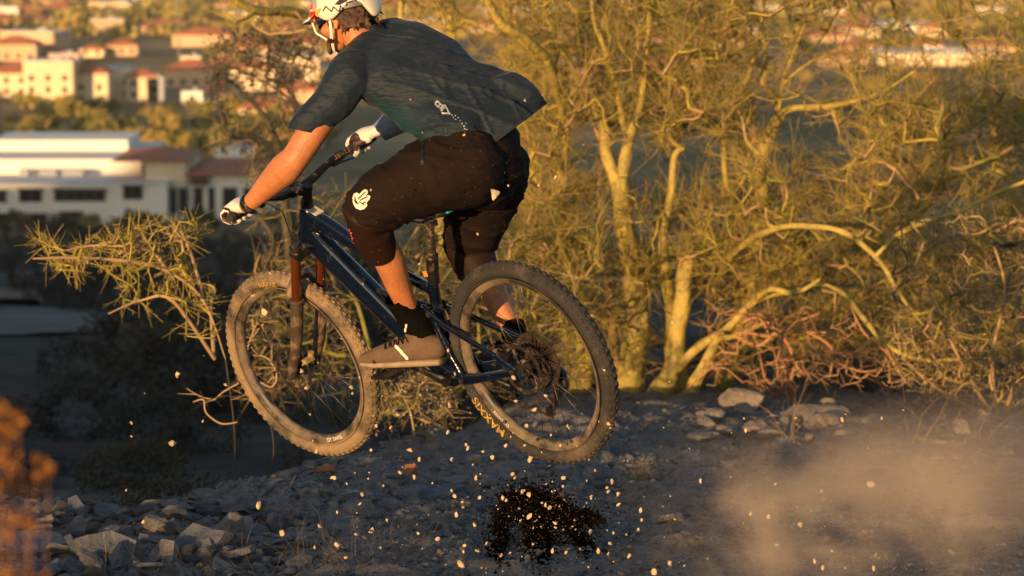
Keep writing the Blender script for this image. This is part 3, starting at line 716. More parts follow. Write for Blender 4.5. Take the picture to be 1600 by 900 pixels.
# ------------------------------------------------------------------ the rider
M_skin = mat('tanned_skin', (.42, .155, .060), .5, var=.15, vscale=18, bump=.3, bscale=120, sss=.06)
M_jer = mat('dark_blue_jersey_cloth', (.0055, .0135, .0240), .62, spec=.25, var=.22, vscale=5, bump=.9, bscale=26, bstretch=(1.0, .5, 2.6), sheen=.05, dirt=((.040, .038, .036), .22, 3), col2=(.009, .017, .030))
M_short = mat('black_brown_shorts_cloth', (.011, .0065, .005), .85, spec=.12, bump=1.0, bscale=16, bstretch=(1, 1, 2.2), var=.2)
M_kpad = mat('brown_black_knee_pad', (.018, .008, .0055), .6, spec=.12, bump=.3, bscale=60)
M_sock = mat('black_sock_knit', (.004, .0032, .003), .9, spec=.08, bump=.6, bscale=200, bstretch=(3, 3, .6))
M_shoe = mat('grey_brown_suede_shoe', (.10, .060, .036), .85, var=.2, vscale=20, bump=.3, bscale=90)
M_sole = mat('tan_rubber_sole', (.24, .18, .11), .8, var=.15, vscale=30)
M_glove = mat('white_glove_fabric', (.60, .55, .50), .7, bump=.5, bscale=80, var=.08)
M_gdark = mat('maroon_glove_print', (.035, .012, .012), .6)
M_gblue = mat('blue_glove_cuff', (.13, .17, .26), .7, bump=.4, bscale=60)
M_helm = mat('white_helmet_shell', (.60, .56, .47), .3, coat=.3, dirt=(DUST, .1, 20))
M_hdark = mat('dark_helmet_foam', (.018, .014, .012), .8)
M_hgrey = mat('grey_helmet_band', (.10, .10, .105), .5)
M_hair = mat('brown_curly_hair', (.055, .025, .012), .7, bump=1.0, bscale=60, var=.5, vscale=30)
M_strap = mat('white_strap', (.65, .62, .56), .6)
M_red = mat('red_print', (.62, .03, .025), .5)
M_pink = mat('coral_print', (.70, .09, .08), .6)
M_orng = mat('orange_print', (.75, .33, .03), .5)
M_gry2 = mat('grey_print', (.30, .30, .32), .5)
M_lens = mat('dark_glasses', (.01, .01, .012), .12, coat=1)
M_cream = mat('cream_print', (.70, .65, .50), .6)
M_pgrey = mat('pale_grey_print', (.38, .40, .38), .6)

RL = P(745, 250, 9.76)
rider = empty('person', RL, 'rider in dark blue jersey and black shorts crouching on the pedals of the airborne bike', 'person')
def RB(mb, name, m, **k): return fuse(name, mb, m, k.pop('parent', rider), offset=RL, **k)
def plain(mb, name, m, parent=rider, smooth=True):
    mb.V = [v - RL for v in mb.V]; return mb.build(name, m, parent, smooth)

# joints
LSH, RSH = P(541, 122, 9.76), P(612, 62, 10.08)
LEL, REL = P(462, 247, 9.70), P(672, 150, 10.32)
HL = GR[1][0].lerp(GR[1][1], .5); HR = GR[-1][0].lerp(GR[-1][1], .5)
LWR = P(388, 321, 9.86)
RWR = P(607, 197, 10.32)
LHP, RHP = P(733, 262, 9.66), P(776, 262, 9.92)
LKN, RKN = P(572, 342, 9.66), P(732, 385, 10.10)
LAN, RAN = P(650, 508, 9.90), P(806, 528, 9.93)
lat = (LSH - RSH).normalized()
NECK = P(572, 84, 9.92)

# head frame
HC = P(540, 22, 9.97)
hf = Vector((-.80, .55, -.22)).normalized(); hu = Vector((-.10, .12, .98)); hu = (hu - hf * hu.dot(hf)).normalized(); hl = hu.cross(hf)
HM = Matrix((hf, hl, hu)).transposed()
def Hp(x, y, z): return HC + HM @ Vector((x, y, z))

def finger_grip(b, s_, grow=0.0):
    """palm, four fingers closed over the grip and a thumb below it"""
    a0, a1 = GR[s_]; ax = (a1 - a0).normalized(); mid = a0.lerp(a1, .60)
    wr = LWR if s_ > 0 else RWR
    back = (wr - mid); back = (back - ax * back.dot(ax)).normalized()          # from the grip towards the wrist
    top = ax.cross(back).normalized(); top = top if top.z > 0 else -top
    g = grow
    # palm: from wrist to knuckles over the grip
    kn = mid - back * .022 + top * .030
    b.loft([wr, wr.lerp(mid + top * .022, .45), mid + back * .018 + top * .027, kn], [(.026 + g, .020 + g), (.034 + g, .020 + g), (.042 + g, .019 + g), (.041 + g, .015 + g)], tuple(ax), 16)
    for i, (u_, ln) in enumerate(((-.034, .92), (-.011, 1.0), (.012, .96), (.034, .8))):
        r_ = (.0096, .0098, .0093, .0084)[i] + g
        k0 = kn + ax * u_ + back * .004; 
        pts = [k0, k0 - back * .026 * ln - top * .008, k0 - back * .032 * ln - top * .030 * ln, k0 - back * .012 * ln - top * .052 * ln, k0 + back * .010 * ln - top * .056 * ln]
        b.loft(pts, [r_ * 1.1, r_ * 1.05, r_, r_ * .95, r_ * .85], None, 10)
    t0 = wr.lerp(mid, .55) - ax * .030; inn = -ax
    b.loft([t0, mid + back * .022 - ax * .046 + top * .006, mid + back * .008 - ax * .050 - top * .018, mid - back * .016 - ax * .046 - top * .024], [.014 + g, .0125 + g, .011 + g, .0095 + g], None, 10)
    return wr, mid, ax, back, top

# ---- body, one continuous skin
b = MB(); L_ = lambda a, c, t: a.lerp(c, t)
pel = P(752, 240, 9.77)
b.loft([pel + Vector((0, 0, -.06)), pel, P(720, 205, 9.80), P(670, 150, 9.84), P(615, 112, 9.88), P(588, 92, 9.91)], [(.14, .10), (.165, .115), (.145, .10), (.165, .105), (.185, .10), (.12, .075)], tuple(lat), 20)
b.loft([NECK + Vector((.06, 0, -.03)), NECK, Hp(-.035, 0, -.07), Hp(-.02, 0, 0)], [.075, .060, .055, .055], None, 16)
b.ell(Hp(-.012, 0, .02), (.098, .075, .098), HM, 24, 16)                                   # skull
b.loft([Hp(.03, 0, -.01), Hp(.045, 0, -.06), Hp(.055, 0, -.098)], [(.058, .052), (.050, .045), (.030, .028)], tuple(hl), 16)   # face and jaw
b.ell(Hp(.085, 0, -.108), (.016, .018, .014), HM)                                         # chin
b.loft([Hp(.088, 0, -.005), Hp(.108, 0, -.040), Hp(.096, 0, -.050)], [.009, .013, .012], None, 10)      # nose
for s_ in (1, -1):
    b.ell(Hp(-.005, s_ * .074, -.028), (.018, .008, .030), HM)                               # ear
    b.ell(Hp(.078, s_ * .030, -.012), (.012, .016, .010), HM)                                # brow and lid
    b.ell(Hp(.062, s_ * .042, -.045), (.022, .018, .02), HM)                                 # cheek
b.ell(Hp(.092, 0, -.072), (.010, .024, .006), HM); b.ell(Hp(.090, 0, -.081), (.010, .021, .006), HM)   # lips
for sh, el, wr in ((LSH, LEL, LWR), (RSH, REL, RWR)):
    b.loft([L_(sh, NECK, .25), sh, L_(sh, el, .35), L_(sh, el, .7), el], [.055, .058, .055, .052, .048], None, 16)
    bend = (L_(sh, wr, .5) - el).normalized()
    b.loft([el, L_(el, wr, .22) - bend * .004, L_(el, wr, .5), L_(el, wr, .8), wr], [.048, .056, .047, .034, .029], None, 16)
b.ell(LEL + Vector((.012, -.010, -.014)), (.026, .026, .026))
for hp, kn, an, s_ in ((LHP, LKN, LAN, 1), (RHP, RKN, RAN, -1)):
    b.loft([hp, L_(hp, kn, .4), L_(hp, kn, .8), kn], [.098, .088, .066, .058], None, 16)
    shin = (an - kn).normalized(); cb = (hp - kn).normalized(); cb = (cb - shin * cb.dot(shin)).normalized()
    b.loft([kn, L_(kn, an, .22) + cb * .010, L_(kn, an, .40) + cb * .012, L_(kn, an, .65) + cb * .002, L_(kn, an, .88), an], [.055, .053, .054, .043, .034, .034], None, 16)
tfL, tbL = P(583, 558, 9.97), P(682, 553, 9.89)      # toe ball, heel
b.loft([tbL, L_(tbL, tfL, .4) + Vector((0, 0, .01)), tfL + Vector((0, 0, -.005))], [(.030, .032), (.036, .034), (.040, .018)], (0, 1, 0), 14); b.loft([LAN, tbL + Vector((-.02, 0, .01))], [.034, .032], None, 12)
fdir = Vector((-.60, .78, -.12)).normalized(); tbR = RAN + Vector((0, 0, -.055)) - fdir * .04; tfR = tbR + fdir * .20 + Vector((0, 0, -.01))
b.loft([tbR, L_(tbR, tfR, .4), tfR], [(.030, .032), (.036, .034), (.040, .018)], (1, 0, 0), 14); b.loft([RAN, tbR], [.034, .032], None, 12)
finger_grip(b, 1); finger_grip(b, -1)
body = RB(b, 'body', M_skin, voxel=.0065, it=3)
# ---- jersey
def fold(c, n_, scale, amp, st=(1, 1, 1)):
    q = Vector((c.x * st[0], c.y * st[1], c.z * st[2])) * scale
    return amp * (1 - abs(noise.noise(q)) * 2.2)
spine = (P(770, 188, 9.80) - NECK).normalized(); dors = lat.cross(spine).normalized(); dors = dors if dors.y < 0 else -dors
b = MB()
b.loft([P(578, 80, 9.93), P(594, 92, 9.92), P(616, 108, 9.89), P(660, 134, 9.87), P(705, 157, 9.86), P(750, 176, 9.85), P(776, 190, 9.85), P(800, 204, 9.85)],
       [(.085, .070), (.150, .092), (.195, .112), (.195, .128), (.190, .136), (.196, .140), (.205, .138), (.21, .13)], tuple(lat), 28, 2.2)
b.loft([L_(LSH, NECK, .5), LSH + Vector((.008, 0, 0)), L_(LSH, LEL, .30) + Vector((.006, 0, 0)), P(481, 196, 9.72), P(460, 236, 9.72)], [.076, .078, .070, (.060, .058), (.058, .056)], None, 20)
b.loft([L_(RSH, NECK, .5), RSH, L_(RSH, REL, .5), REL], [.078, .082, .072, .060], None, 18)
b.loft([P(600, 62, 10.02), P(640, 72, 10.0), P(684, 92, 9.98), P(730, 120, 9.94)], [.075, .092, .088, .06], None, 18)
b.loft([P(588, 63, 9.95), P(570, 82, 9.88), P(553, 102, 9.82)], [.055, .062, .062], None, 18)
b.loft([REL, L_(REL, RWR, .35)], [.058, .048], None, 16)
# lifted tail of the hem at the small of the back and hanging flap at the side
b.loft([P(764, 138, 9.90), P(798, 141, 9.82), P(820, 156, 9.80), P(829, 166, 9.80)], [(.080, .050), (.075, .055), (.035, .05), (.02, .04)], (0, 1, 0), 16)
b.loft([P(640, 178, 9.74), P(690, 194, 9.70), P(722, 208, 9.69), P(744, 230, 9.70)], [.06, .078, .088, .07], None, 16)
cuff_n = (LEL - LSH).normalized(); cuff_p = P(478, 205, 9.72); cuff_n = (P(470, 243, 9.715) - P(478, 205, 9.72)).normalized()
def pix(c):
    d = c - CAM; z = d.dot(c_fwd); return 800 + FPX * d.dot(c_right) / z, 450 - FPX * d.dot(c_up) / z
hq0, hq1, hq2 = P(850, 166, 9.80), P(742, 246, 9.62), P(794, 204, 10.15)
hem_pn = (hq1 - hq0).cross(hq2 - hq0).normalized(); hem_pn = hem_pn if hem_pn.dot(spine) > 0 else -hem_pn
def hem_side(c): return (c - hq0).dot(hem_pn) > .0 and (c - NECK).length > .3
jcut = [(cuff_p, cuff_n, lambda c: (c - cuff_p).length < .16), (hq0, hem_pn, lambda c: (c - NECK).length > .3)]
hem_n = (P(795, 215, 9.85) - P(765, 180, 9.85)).normalized()
def jdisp(c, n_):
    # long diagonal folds running along the back, flatter over the shoulders
    q = c - NECK; u = q.dot(spine); v = q.dot(lat); d_ = q.dot(dors)
    k = min(1, max(0, (u - .10) / .25)); side = min(1, max(0, (v + .02) / .15))
    r_ = noise.noise(Vector((u * 2.2, (v + .32 * u) * 12, d_ * 6 + 3)))
    r2 = noise.noise(Vector((u * 4 + 9, (v * .9 - .35 * u) * 17, d_ * 9)))
    r3 = noise.noise(c * 9)
    return (.012 * max(-.3, 1 - abs(r_) * 2.6) ** 3 * (.35 + .65 * k) + .007 * max(-.3, 1 - abs(r2) * 2.6) ** 3 * (.3 + .7 * k * (0.4 + .6 * side)) + .004 * r3) 
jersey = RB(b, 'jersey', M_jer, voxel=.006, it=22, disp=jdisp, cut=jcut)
# teal sheen towards the belly, put into the colour and fading into the blue
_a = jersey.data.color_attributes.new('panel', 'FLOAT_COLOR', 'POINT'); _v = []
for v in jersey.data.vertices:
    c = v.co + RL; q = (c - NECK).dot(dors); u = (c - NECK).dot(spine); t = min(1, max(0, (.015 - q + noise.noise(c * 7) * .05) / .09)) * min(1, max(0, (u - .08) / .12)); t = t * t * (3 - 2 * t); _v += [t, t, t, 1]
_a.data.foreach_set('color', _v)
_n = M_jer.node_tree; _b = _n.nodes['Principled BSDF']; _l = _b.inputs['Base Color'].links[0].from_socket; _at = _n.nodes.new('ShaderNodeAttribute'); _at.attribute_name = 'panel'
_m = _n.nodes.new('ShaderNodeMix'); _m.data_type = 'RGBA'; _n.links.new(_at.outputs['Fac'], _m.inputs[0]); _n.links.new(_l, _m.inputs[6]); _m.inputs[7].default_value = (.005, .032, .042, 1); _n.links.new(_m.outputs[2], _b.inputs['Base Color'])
# hem turn-up along the bottom edge and the sleeve cuff band
b = MB(); ring = []
ca_, cb_ = frame_of(cuff_n)
for k in range(25):
    th = 2 * math.pi * k / 24; ring.append(cuff_p - cuff_n * .004 + ca_ * (.0565 * math.cos(th)) + cb_ * (.0545 * math.sin(th)))
# ---- shorts
b = MB()
b.loft([P(768, 204, 9.82), P(761, 228, 9.80), P(756, 262, 9.79), P(752, 290, 9.79)], [(.125, .09), (.160, .122), (.172, .140), (.13, .11)], tuple(lat), 24, 2.3)
b.loft([P(735, 258, 9.68), P(690, 272, 9.66), P(640, 290, 9.65), P(594, 312, 9.65), P(574, 326, 9.65)], [(.140), (.130), (.115), (.098), (.088)], None, 22)
b.loft([P(765, 262, 9.94), P(757, 300, 9.99), P(744, 345, 10.05), P(736, 368, 10.08)], [(.142), (.130), (.112), (.100)], None, 22)
b.loft([P(650, 245, 9.72), P(700, 232, 9.76), P(748, 220, 9.80)], [.050, .085, .105], None, 16)
kcut_n = (LKN - LHP).normalized()
def sdisp(c, n_):
    r_ = noise.noise(Vector((c.x * 5, c.y * 5, c.z * 15 + c.x * 4))); r2 = noise.noise(c * 8)
    hip = max(0, 1 - (c - P(640, 285, 9.55)).length / .35)
    return .008 * max(-.4, 1 - abs(r_) * 2.4) ** 3 + .003 * r2 + hip * .004 * (1 - abs(noise.noise(Vector((c.x * 22 + c.z * 8, c.y * 4, c.z * 3)))) * 2.5)
shorts = RB(b, 'shorts', M_short, voxel=.008, it=5, disp=sdisp)
# ---- knee pads
b = MB()
b.loft([L_(LKN, LHP, .22), LKN + Vector((-.012, 0, .006)), P(582, 365, 9.69), P(595, 396, 9.73)], [.080, (.084), .074, .061], None, 20)
kn = (P(598, 405, 9.74) - P(588, 380, 9.71)).normalized(); kp = P(595, 400, 9.735)
kneepad = RB(b, 'knee_pad', M_kpad, voxel=.007, it=4, cut=[(kp, kn, lambda c: True)])
b = MB(); b.loft([L_(RKN, RHP, .25), RKN + Vector((-.004, 0, 0)), P(742, 410, 10.06), P(752, 436, 10.04)], [.098, .090, .080, .066], None, 20)
kn2 = (P(752, 434, 10.04) - P(742, 412, 10.06)).normalized(); kp2 = P(752, 430, 10.04)
kneepad2 = RB(b, 'knee_pad', M_kpad, voxel=.007, it=4, cut=[(kp2, kn2, lambda c: True)])
# ---- socks
for i, (kn_, an_, pts, rr) in enumerate(((LKN, LAN, [P(620, 462, 9.84), P(636, 486, 9.87), P(654, 512, 9.90), P(664, 535, 9.90)], [.0455, .048, .052, .048]),
                                       (RKN, RAN, [P(800, 506, 9.96), P(804, 522, 9.94), P(808, 545, 9.92)], [.043, .045, .046]))):
    b = MB(); b.loft(pts, rr, None, 18)
    t_ = (pts[1] - pts[0]).normalized(); p0_ = pts[0].copy()
    RB(b, 'sock', M_sock, voxel=.006, it=3, cut=[(p0_ , -t_, lambda c: True)], disp=lambda c, n_: .0025 * (1 - abs(noise.noise(Vector((c.x * 20, c.y * 20, c.z * 60)))) * 2.5))
# ---- shoes
def shoe(tb, tf, an, upx):
    f = (tf - tb).normalized(); wv = Vector((0, 0, 1)).cross(f).normalized(); uz = f.cross(wv)
    if uz.z < 0: uz = -uz
    ln = (tf - tb).length
    b = MB()
    b.loft([tb - f * .018 + uz * .012, tb + f * .02 + uz * .016, L_(tb, tf, .45) + uz * .010, L_(tb, tf, .75) - uz * .001, tf - uz * .010, tf + f * .045 - uz * .016],
           [(.040, .040), (.050, .044), (.048, .045), (.043, .049), (.033, .050), (.023, .036)], tuple(uz), 20, 2.3)
    b.loft([L_(tb, tf, .22) + uz * .03, an - uz * .002], [(.045, .042), (.045, .048)], tuple(f), 16)
    sp_ = an - uz * .020
    sh = RB(b, 'shoe', M_shoe, voxel=.005, it=4, cut=[(sp_, uz, lambda c: (c - an).length < .09)])
    b = MB(); z0 = -.036
    b.loft([tb - f * .026 + uz * (z0), tb + f * .03 + uz * z0, L_(tb, tf, .5) + uz * z0, tf + uz * (z0 + .001), tf + f * .052 + uz * (z0 + .006)],
           [(.013, .038), (.014, .044), (.014, .043), (.013, .052), (.009, .036)], tuple(uz), 22, 3.0)
    so = RB(b, 'sole', M_sole, voxel=.004, it=2, parent=rider)
    so.parent = sh
    return sh, f, wv, uz
shL = shoe(P(678, 549, 9.87), P(588, 553, 9.955), LAN, 0)
shR = shoe(tbR + Vector((0, 0, .005)), tfR + Vector((0, 0, .0)), RAN, 0)
b = MB(); f_, wv_, uz_ = shL[1:]
for k in range(5):
    c_ = P(630 - k * 7, 531 + k * 2.4, 9.865 + k * .012) ; b.loft([c_ + Vector((0, -.035, -.004)), c_ + Vector((0, 0, .008)), c_ + Vector((0, .05, .0))], [.003] * 3, None, 6)
lc = plain(b, 'lace', M_kpad, shL[0])
# ---- gloves
for s_ in (1, -1):
    b = MB(); wr, mid, ax, back, top = finger_grip(b, s_, .0030)
    gl = RB(b, 'glove', M_glove, voxel=.0042, it=2, cut=[(wr - back * .014, back, lambda c: True)])
    if s_ > 0: gloveL = gl; GLI = (wr, mid, ax, back, top)
    else:
        gloveR = gl
        b = MB(); d_ = (REL - wr).normalized(); b.loft([wr - d_ * .040, wr - d_ * .01, wr + d_ * .05], [(.037, .035), (.042, .040), (.056, .052)], None, 18, dome=False); plain(b, 'glove_cuff', M_gblue, gl)
# wrist band on the left wrist
dW = (LEL - LWR).normalized(); b = MB(); pw = LWR + dW * .010; a_, c_ = frame_of(dW); ring = []
b.lathe([(.0345, -.012), (.0375, -.006), (.0375, .006), (.0345, .012), (.030, .012), (.030, -.012)], seg=28)
b.xf(Matrix.Translation(pw) @ dW.to_track_quat('Y', 'X').to_matrix().to_4x4()); plain(b, 'wristband', M_black)
b = MB(); b.box(pw + Vector((.035, -.012, -.02)), (.034, .030, .014), Matrix.Rotation(.5, 3, 'Y')); plain(b, 'watch', M_black)

# ---- hair
b = MB()
for k in range(230):
    a = rng.uniform(-1, 1); x = rng.uniform(-.112, .028); z = rng.uniform(-.060, .010)
    sd = rng.choice((1, 1, -1)); yy = sd * .070 * math.sqrt(max(0, 1 - (x / .12) ** 2)); 
    if x > -.03 and z < -.035: continue
    p0_ = Hp(x, yy, z); d_ = HM @ Vector((rng.uniform(-.022, .006), sd * rng.uniform(.003, .013), rng.uniform(-.024, .004)))
    b.loft([p0_, p0_ + d_ * .6 + Vector((rng.uniform(-.004, .004), 0, rng.uniform(-.004, .004))), p0_ + d_ * 1.1], [.0062, .0052, .0022], None, 6)
b.loft([Hp(.01, 0, .03), Hp(-.072, 0, -.005), Hp(-.078, 0, -.030)], [(.078, .03), (.066, .032), (.050, .022)], tuple(hl), 18)
for k in range(60):    # short beard
    a = rng.uniform(-1, 1); p0_ = Hp(.055 + .035 * (1 - abs(a)), a * .050, rng.uniform(-.120, -.082)); b.ell(p0_, (.009, .009, .010), None, 6, 4)
hair = RB(b, 'hair', M_hair, voxel=.0038, it=1)
# ---- glasses
b = MB(); b.loft([Hp(.02, .078, -.008), Hp(.075, .066, -.012), Hp(.100, .030, -.016), Hp(.104, 0, -.012), Hp(.100, -.030, -.016), Hp(.075, -.066, -.012), Hp(.02, -.078, -.008)], [(.004, .002), (.016, .003), (.021, .003), (.014, .003), (.021, .003), (.016, .003), (.004, .002)], tuple(hu), 12); plain(b, 'glasses', M_lens)

# ---- helmet shell: bowl with scalloped lower edge
def edge_z(th):            # th 0 = front, pi = back ; height of lower rim
    c = math.cos(th); s2 = abs(math.sin(th))
    z = .020
    z = .000 - .022 * math.exp(-(th / .55) ** 2) - .030 * math.exp(-((abs(th) - 1.55) / .42) ** 2) + .020 * math.exp(-((abs(th) - .95) / .28) ** 2) + .024 * math.exp(-((abs(th) - 2.40) / .34) ** 2) - .040 * math.exp(-((abs(th) - 3.14) / .45) ** 2)
    return z
NT, NP = 72, 16
def hsurf(th, t, off=0.0):
    ax_, ay_, az_ = .138 + off, .106 + off, .128 + off
    z0 = edge_z(th); zz = z0 + (az_ - z0) * math.sin(t * math.pi / 2); rad = math.sqrt(max(0, 1 - (zz / az_) ** 2)) if zz > 0 else 1 - .25 * (zz / .05) ** 2 * .3
    k = 1 + .028 * math.cos(5 * th) * math.sin(t * math.pi)
    return Hp(-.002 + ax_ * rad * math.cos(th) * k, ay_ * rad * math.sin(th) * k, zz + .006)
b = MB(); V = []; F_ = []
for lay in (0, -.020):
    for i in range(NP + 1):
        for k in range(NT): V.append(hsurf(-math.pi + 2 * math.pi * k / NT, min(.995, i / NP), lay))
o1 = (NP + 1) * NT
for i in range(NP):
    for k in range(NT):
        a = i * NT + k; c_ = i * NT + (k + 1) % NT
        F_.append((a, c_, c_ + NT, a + NT)); F_.append((o1 + a, o1 + a + NT, o1 + c_ + NT, o1 + c_))
for k in range(NT): F_.append((k, o1 + k, o1 + (k + 1) % NT, (k + 1) % NT))
b.add(V, F_); helmet = plain(b, 'helmet', M_helm); helmet.modifiers.clear()
md = helmet.modifiers.new('s', 'SUBSURF'); md.levels = md.render_levels = 1
b = MB()
# visor
vz = []
for k in range(9):
    a = -1.0 + 2.0 * k / 8; vz.append((Hp(.095 - .05 * a * a, a * .082, .030), Hp(.182 - .07 * a * a, a * .066, -.002)))
V = []; F_ = []
for lay in (.0, .006):
    for p_, q_ in vz: V += [p_ + hu * lay, q_ + hu * lay]
n2 = 18
for k in range(8):
    a = 2 * k; F_ += [(a, a + 1, a + 3, a + 2), (n2 + a, n2 + a + 2, n2 + a + 3, n2 + a + 1), (a + 1, n2 + a + 1, n2 + a + 3, a + 3), (a, a + 2, n2 + a + 2, n2 + a)]
F_ += [(0, n2, n2 + 1, 1), (16, 17, n2 + 17, n2 + 16)]
b.add(V, F_); visor = plain(b, 'visor', M_helm, helmet)
# rear retention band and foam seen in the scallop
b = MB()
for lay in (0,):
    pts = [Hp(-.012 + (.116) * math.cos(t), .094 * math.sin(t), .026 - .012 * abs(math.sin(t))) for t in np.linspace(1.9, 4.38, 16)]
    b.loft(pts, [(.012, .005)] * 16, tuple(hu), 10, 3)
plain(b, 'helmet_band', M_hgrey, helmet)
# straps
def strapline(b, pts, w_=.008, t_=.0016): b.loft(pts, [(w_, t_)] * len(pts), tuple(hf), 8, 3)
b = MB(); strapline(b, [Hp(-.002, .094, .010), Hp(.006, .086, -.045), Hp(.030, .062, -.090), Hp(.052, .030, -.122)], .0055)
b.loft([Hp(.098, .066, -.012), Hp(.088, .066, -.050), Hp(.048, .064, -.080)], [(.0036, .0016)] * 3, tuple(hf), 8, 3)
plain(b, 'strap', M_strap, helmet)
b = MB(); b.box(Hp(.030, .064, -.088), (.016, .010, .016), HM); plain(b, 'buckle', M_black, helmet)

# ---- prints laid on the cloth, found by dropping picture positions on the surface
BVH = {}
def bvh(o):
    if o.name not in BVH:
        o_eval = o.data; M4 = o.matrix_basis if o.parent is None else (o.parent.matrix_basis @ o.matrix_basis)
        if o.parent and o.parent.parent: M4 = o.parent.parent.matrix_basis @ M4
        BVH[o.name] = BVHTree.FromPolygons([M4 @ v.co for v in o_eval.vertices], [tuple(p.vertices) for p in o_eval.polygons])
    return BVH[o.name]
def decal(o, test, box, m, name, parent, off=.0022, step=1.0, kind=None, base=RL):
    t = bvh(o); x0, y0, x1, y1 = box; nx = int((x1 - x0) / step); ny = int((y1 - y0) / step); ids = {}; V = []; F_ = []
    def vid(i, j):
        if (i, j) not in ids:
            d = (c_fwd + c_right * ((x0 + i * step - 800) / FPX) + c_up * ((450 - y0 - j * step) / FPX)).normalized()
            h = t.ray_cast(CAM, d)
            if h[0] is None: ids[(i, j)] = None
            else:
                n_ = h[1] if h[1].dot(d) < 0 else -h[1]
                ids[(i, j)] = len(V); V.append(h[0] - d * off * .6 + n_ * off * .5 - base)
        return ids[(i, j)]
    for i in range(nx):
        for j in range(ny):
            if test(x0 + (i + .5) * step, y0 + (j + .5) * step):
                q = [vid(i, j), vid(i + 1, j), vid(i + 1, j + 1), vid(i, j + 1)]
                if None not in q and max((V[q[k]] - V[q[(k + 1) % 4]]).length for k in range(4)) < .03: F_.append(tuple(q))
    if not F_: print('decal empty', name); return None
    return link(name, raw_mesh(name, V, F_), m, parent, True)
def in_poly(poly):
    def f(x, y):
        c = False; n_ = len(poly)
        for i in range(n_):
            x1, y1 = poly[i]; x2, y2 = poly[(i + 1) % n_]
            if (y1 > y) != (y2 > y) and x < (x2 - x1) * (y - y1) / (y2 - y1) + x1: c = not c
        return c
    return f
def in_stroke(lines, w_):
    def f(x, y):
        for L2 in lines:
            for (x1, y1), (x2, y2) in zip(L2[:-1], L2[1:]):
                dx_, dy_ = x2 - x1, y2 - y1; t_ = max(0, min(1, ((x - x1) * dx_ + (y - y1) * dy_) / (dx_ * dx_ + dy_ * dy_ + 1e-9)))
                if (x - x1 - t_ * dx_) ** 2 + (y - y1 - t_ * dy_) ** 2 < w_ * w_: return True
        return False
    return f
def either(*fs): return lambda x, y: any(f(x, y) for f in fs)
# hand sign on the thigh
hand = in_poly([(551, 309), (553, 303), (558, 301), (562, 304), (566, 299), (570, 296), (574, 297), (575, 301), (571, 307), (576, 305), (579, 307), (577, 312), (573, 316), (574, 321), (570, 326), (563, 328), (556, 325), (552, 318)])
decal(shorts, hand, (548, 294, 582, 330), M_cream, 'hand_print', shorts, step=.7)
decal(shorts, either(in_stroke([[(560, 311), (569, 302), (571, 300)], [(563, 313), (573, 308), (575, 308)], [(555, 309), (556, 315), (560, 318)], [(566, 318), (571, 315)], [(562, 315), (569, 320)]], .9), in_poly([(553, 311), (558, 314), (561, 320), (556, 318)])), (548, 294, 582, 330), M_black, 'hand_print_lines', shorts, off=.0036, step=.6)
# coral writing on the knee pad
decal(kneepad, in_stroke([[(539, 355), (540, 362), (542, 368)], [(541, 363), (546, 359), (544, 366), (549, 364)], [(543, 369), (549, 368), (546, 374), (551, 372)], [(545, 376), (550, 374), (548, 381), (552, 380)], [(546, 383), (551, 381), (550, 388)], [(549, 388), (550, 391)]], 1.3), (535, 350, 556, 395), M_pink, 'lettering', kneepad, step=.7)
# jersey print: worn letters, an arrow and dots
let = in_stroke([[(680, 163), (683, 158)], [(680, 163), (685, 168), (687, 165)], [(683, 158), (688, 163), (686, 165)], [(688, 170), (691, 166), (690, 170), (693, 168)], [(690, 173), (694, 169)], [(695, 165), (698, 170), (702, 178)], [(691, 177), (703, 178)], [(690, 164), (693, 166)]], 1.25)
def dots(x, y):
    for dx_, dy_ in ((706, 180), (708, 184), (711, 181), (712, 187), (716, 184), (719, 189), (722, 193), (725, 197), (728, 193), (729, 202), (726, 201)):
        if (x - dx_) ** 2 + (y - dy_) ** 2 < 1.1: return True
    return False
decal(jersey, let, (676, 154, 708, 182), M_pgrey, 'lettering', jersey, step=.6, off=.003)
decal(jersey, dots, (700, 176, 734, 206), M_pgrey, 'dot_print', jersey, step=.6, off=.003)
# side zip of the shorts
decal(shorts, in_stroke([[(661, 222), (660, 240), (660, 256)]], 1.6), (655, 215, 668, 262), M_black, 'zip', shorts, off=.004)
# shoe stripe
decal(shL[0], in_stroke([[(619, 541), (636, 560)]], 2.2), (614, 536, 642, 564), M_cream, 'stripe', shL[0])
# sock tick
decal([c for c in rider.children if c.name == 'sock'][0], in_stroke([[(635, 507), (633, 518)]], 1.4), (630, 504, 638, 520), M_cream, 'stripe', rider.children[0] if False else [c for c in rider.children if c.name == 'sock'][0])
# glove patches
decal(gloveL, either(in_poly([(344, 330), (349, 324), (358, 325), (362, 334), (372, 340), (370, 346), (360, 350), (348, 345)])), (340, 318, 392, 356), M_gdark, 'glove_print', gloveL, step=.8)
decal(gloveL, in_stroke([[(346, 334), (350, 329), (356, 330), (360, 337), (362, 346)], [(366, 339), (382, 340)], [(367, 344), (377, 345)]], 1.3), (340, 318, 392, 356), M_cream, 'glove_print_lines', gloveL, step=.8, off=.004)
decal(gloveR, in_poly([(545, 222), (549, 212), (555, 207), (560, 210), (563, 218), (571, 221), (572, 227), (566, 230), (560, 229), (558, 236), (548, 236)]), (540, 200, 578, 240), M_gdark, 'glove_print', gloveR, step=.8)
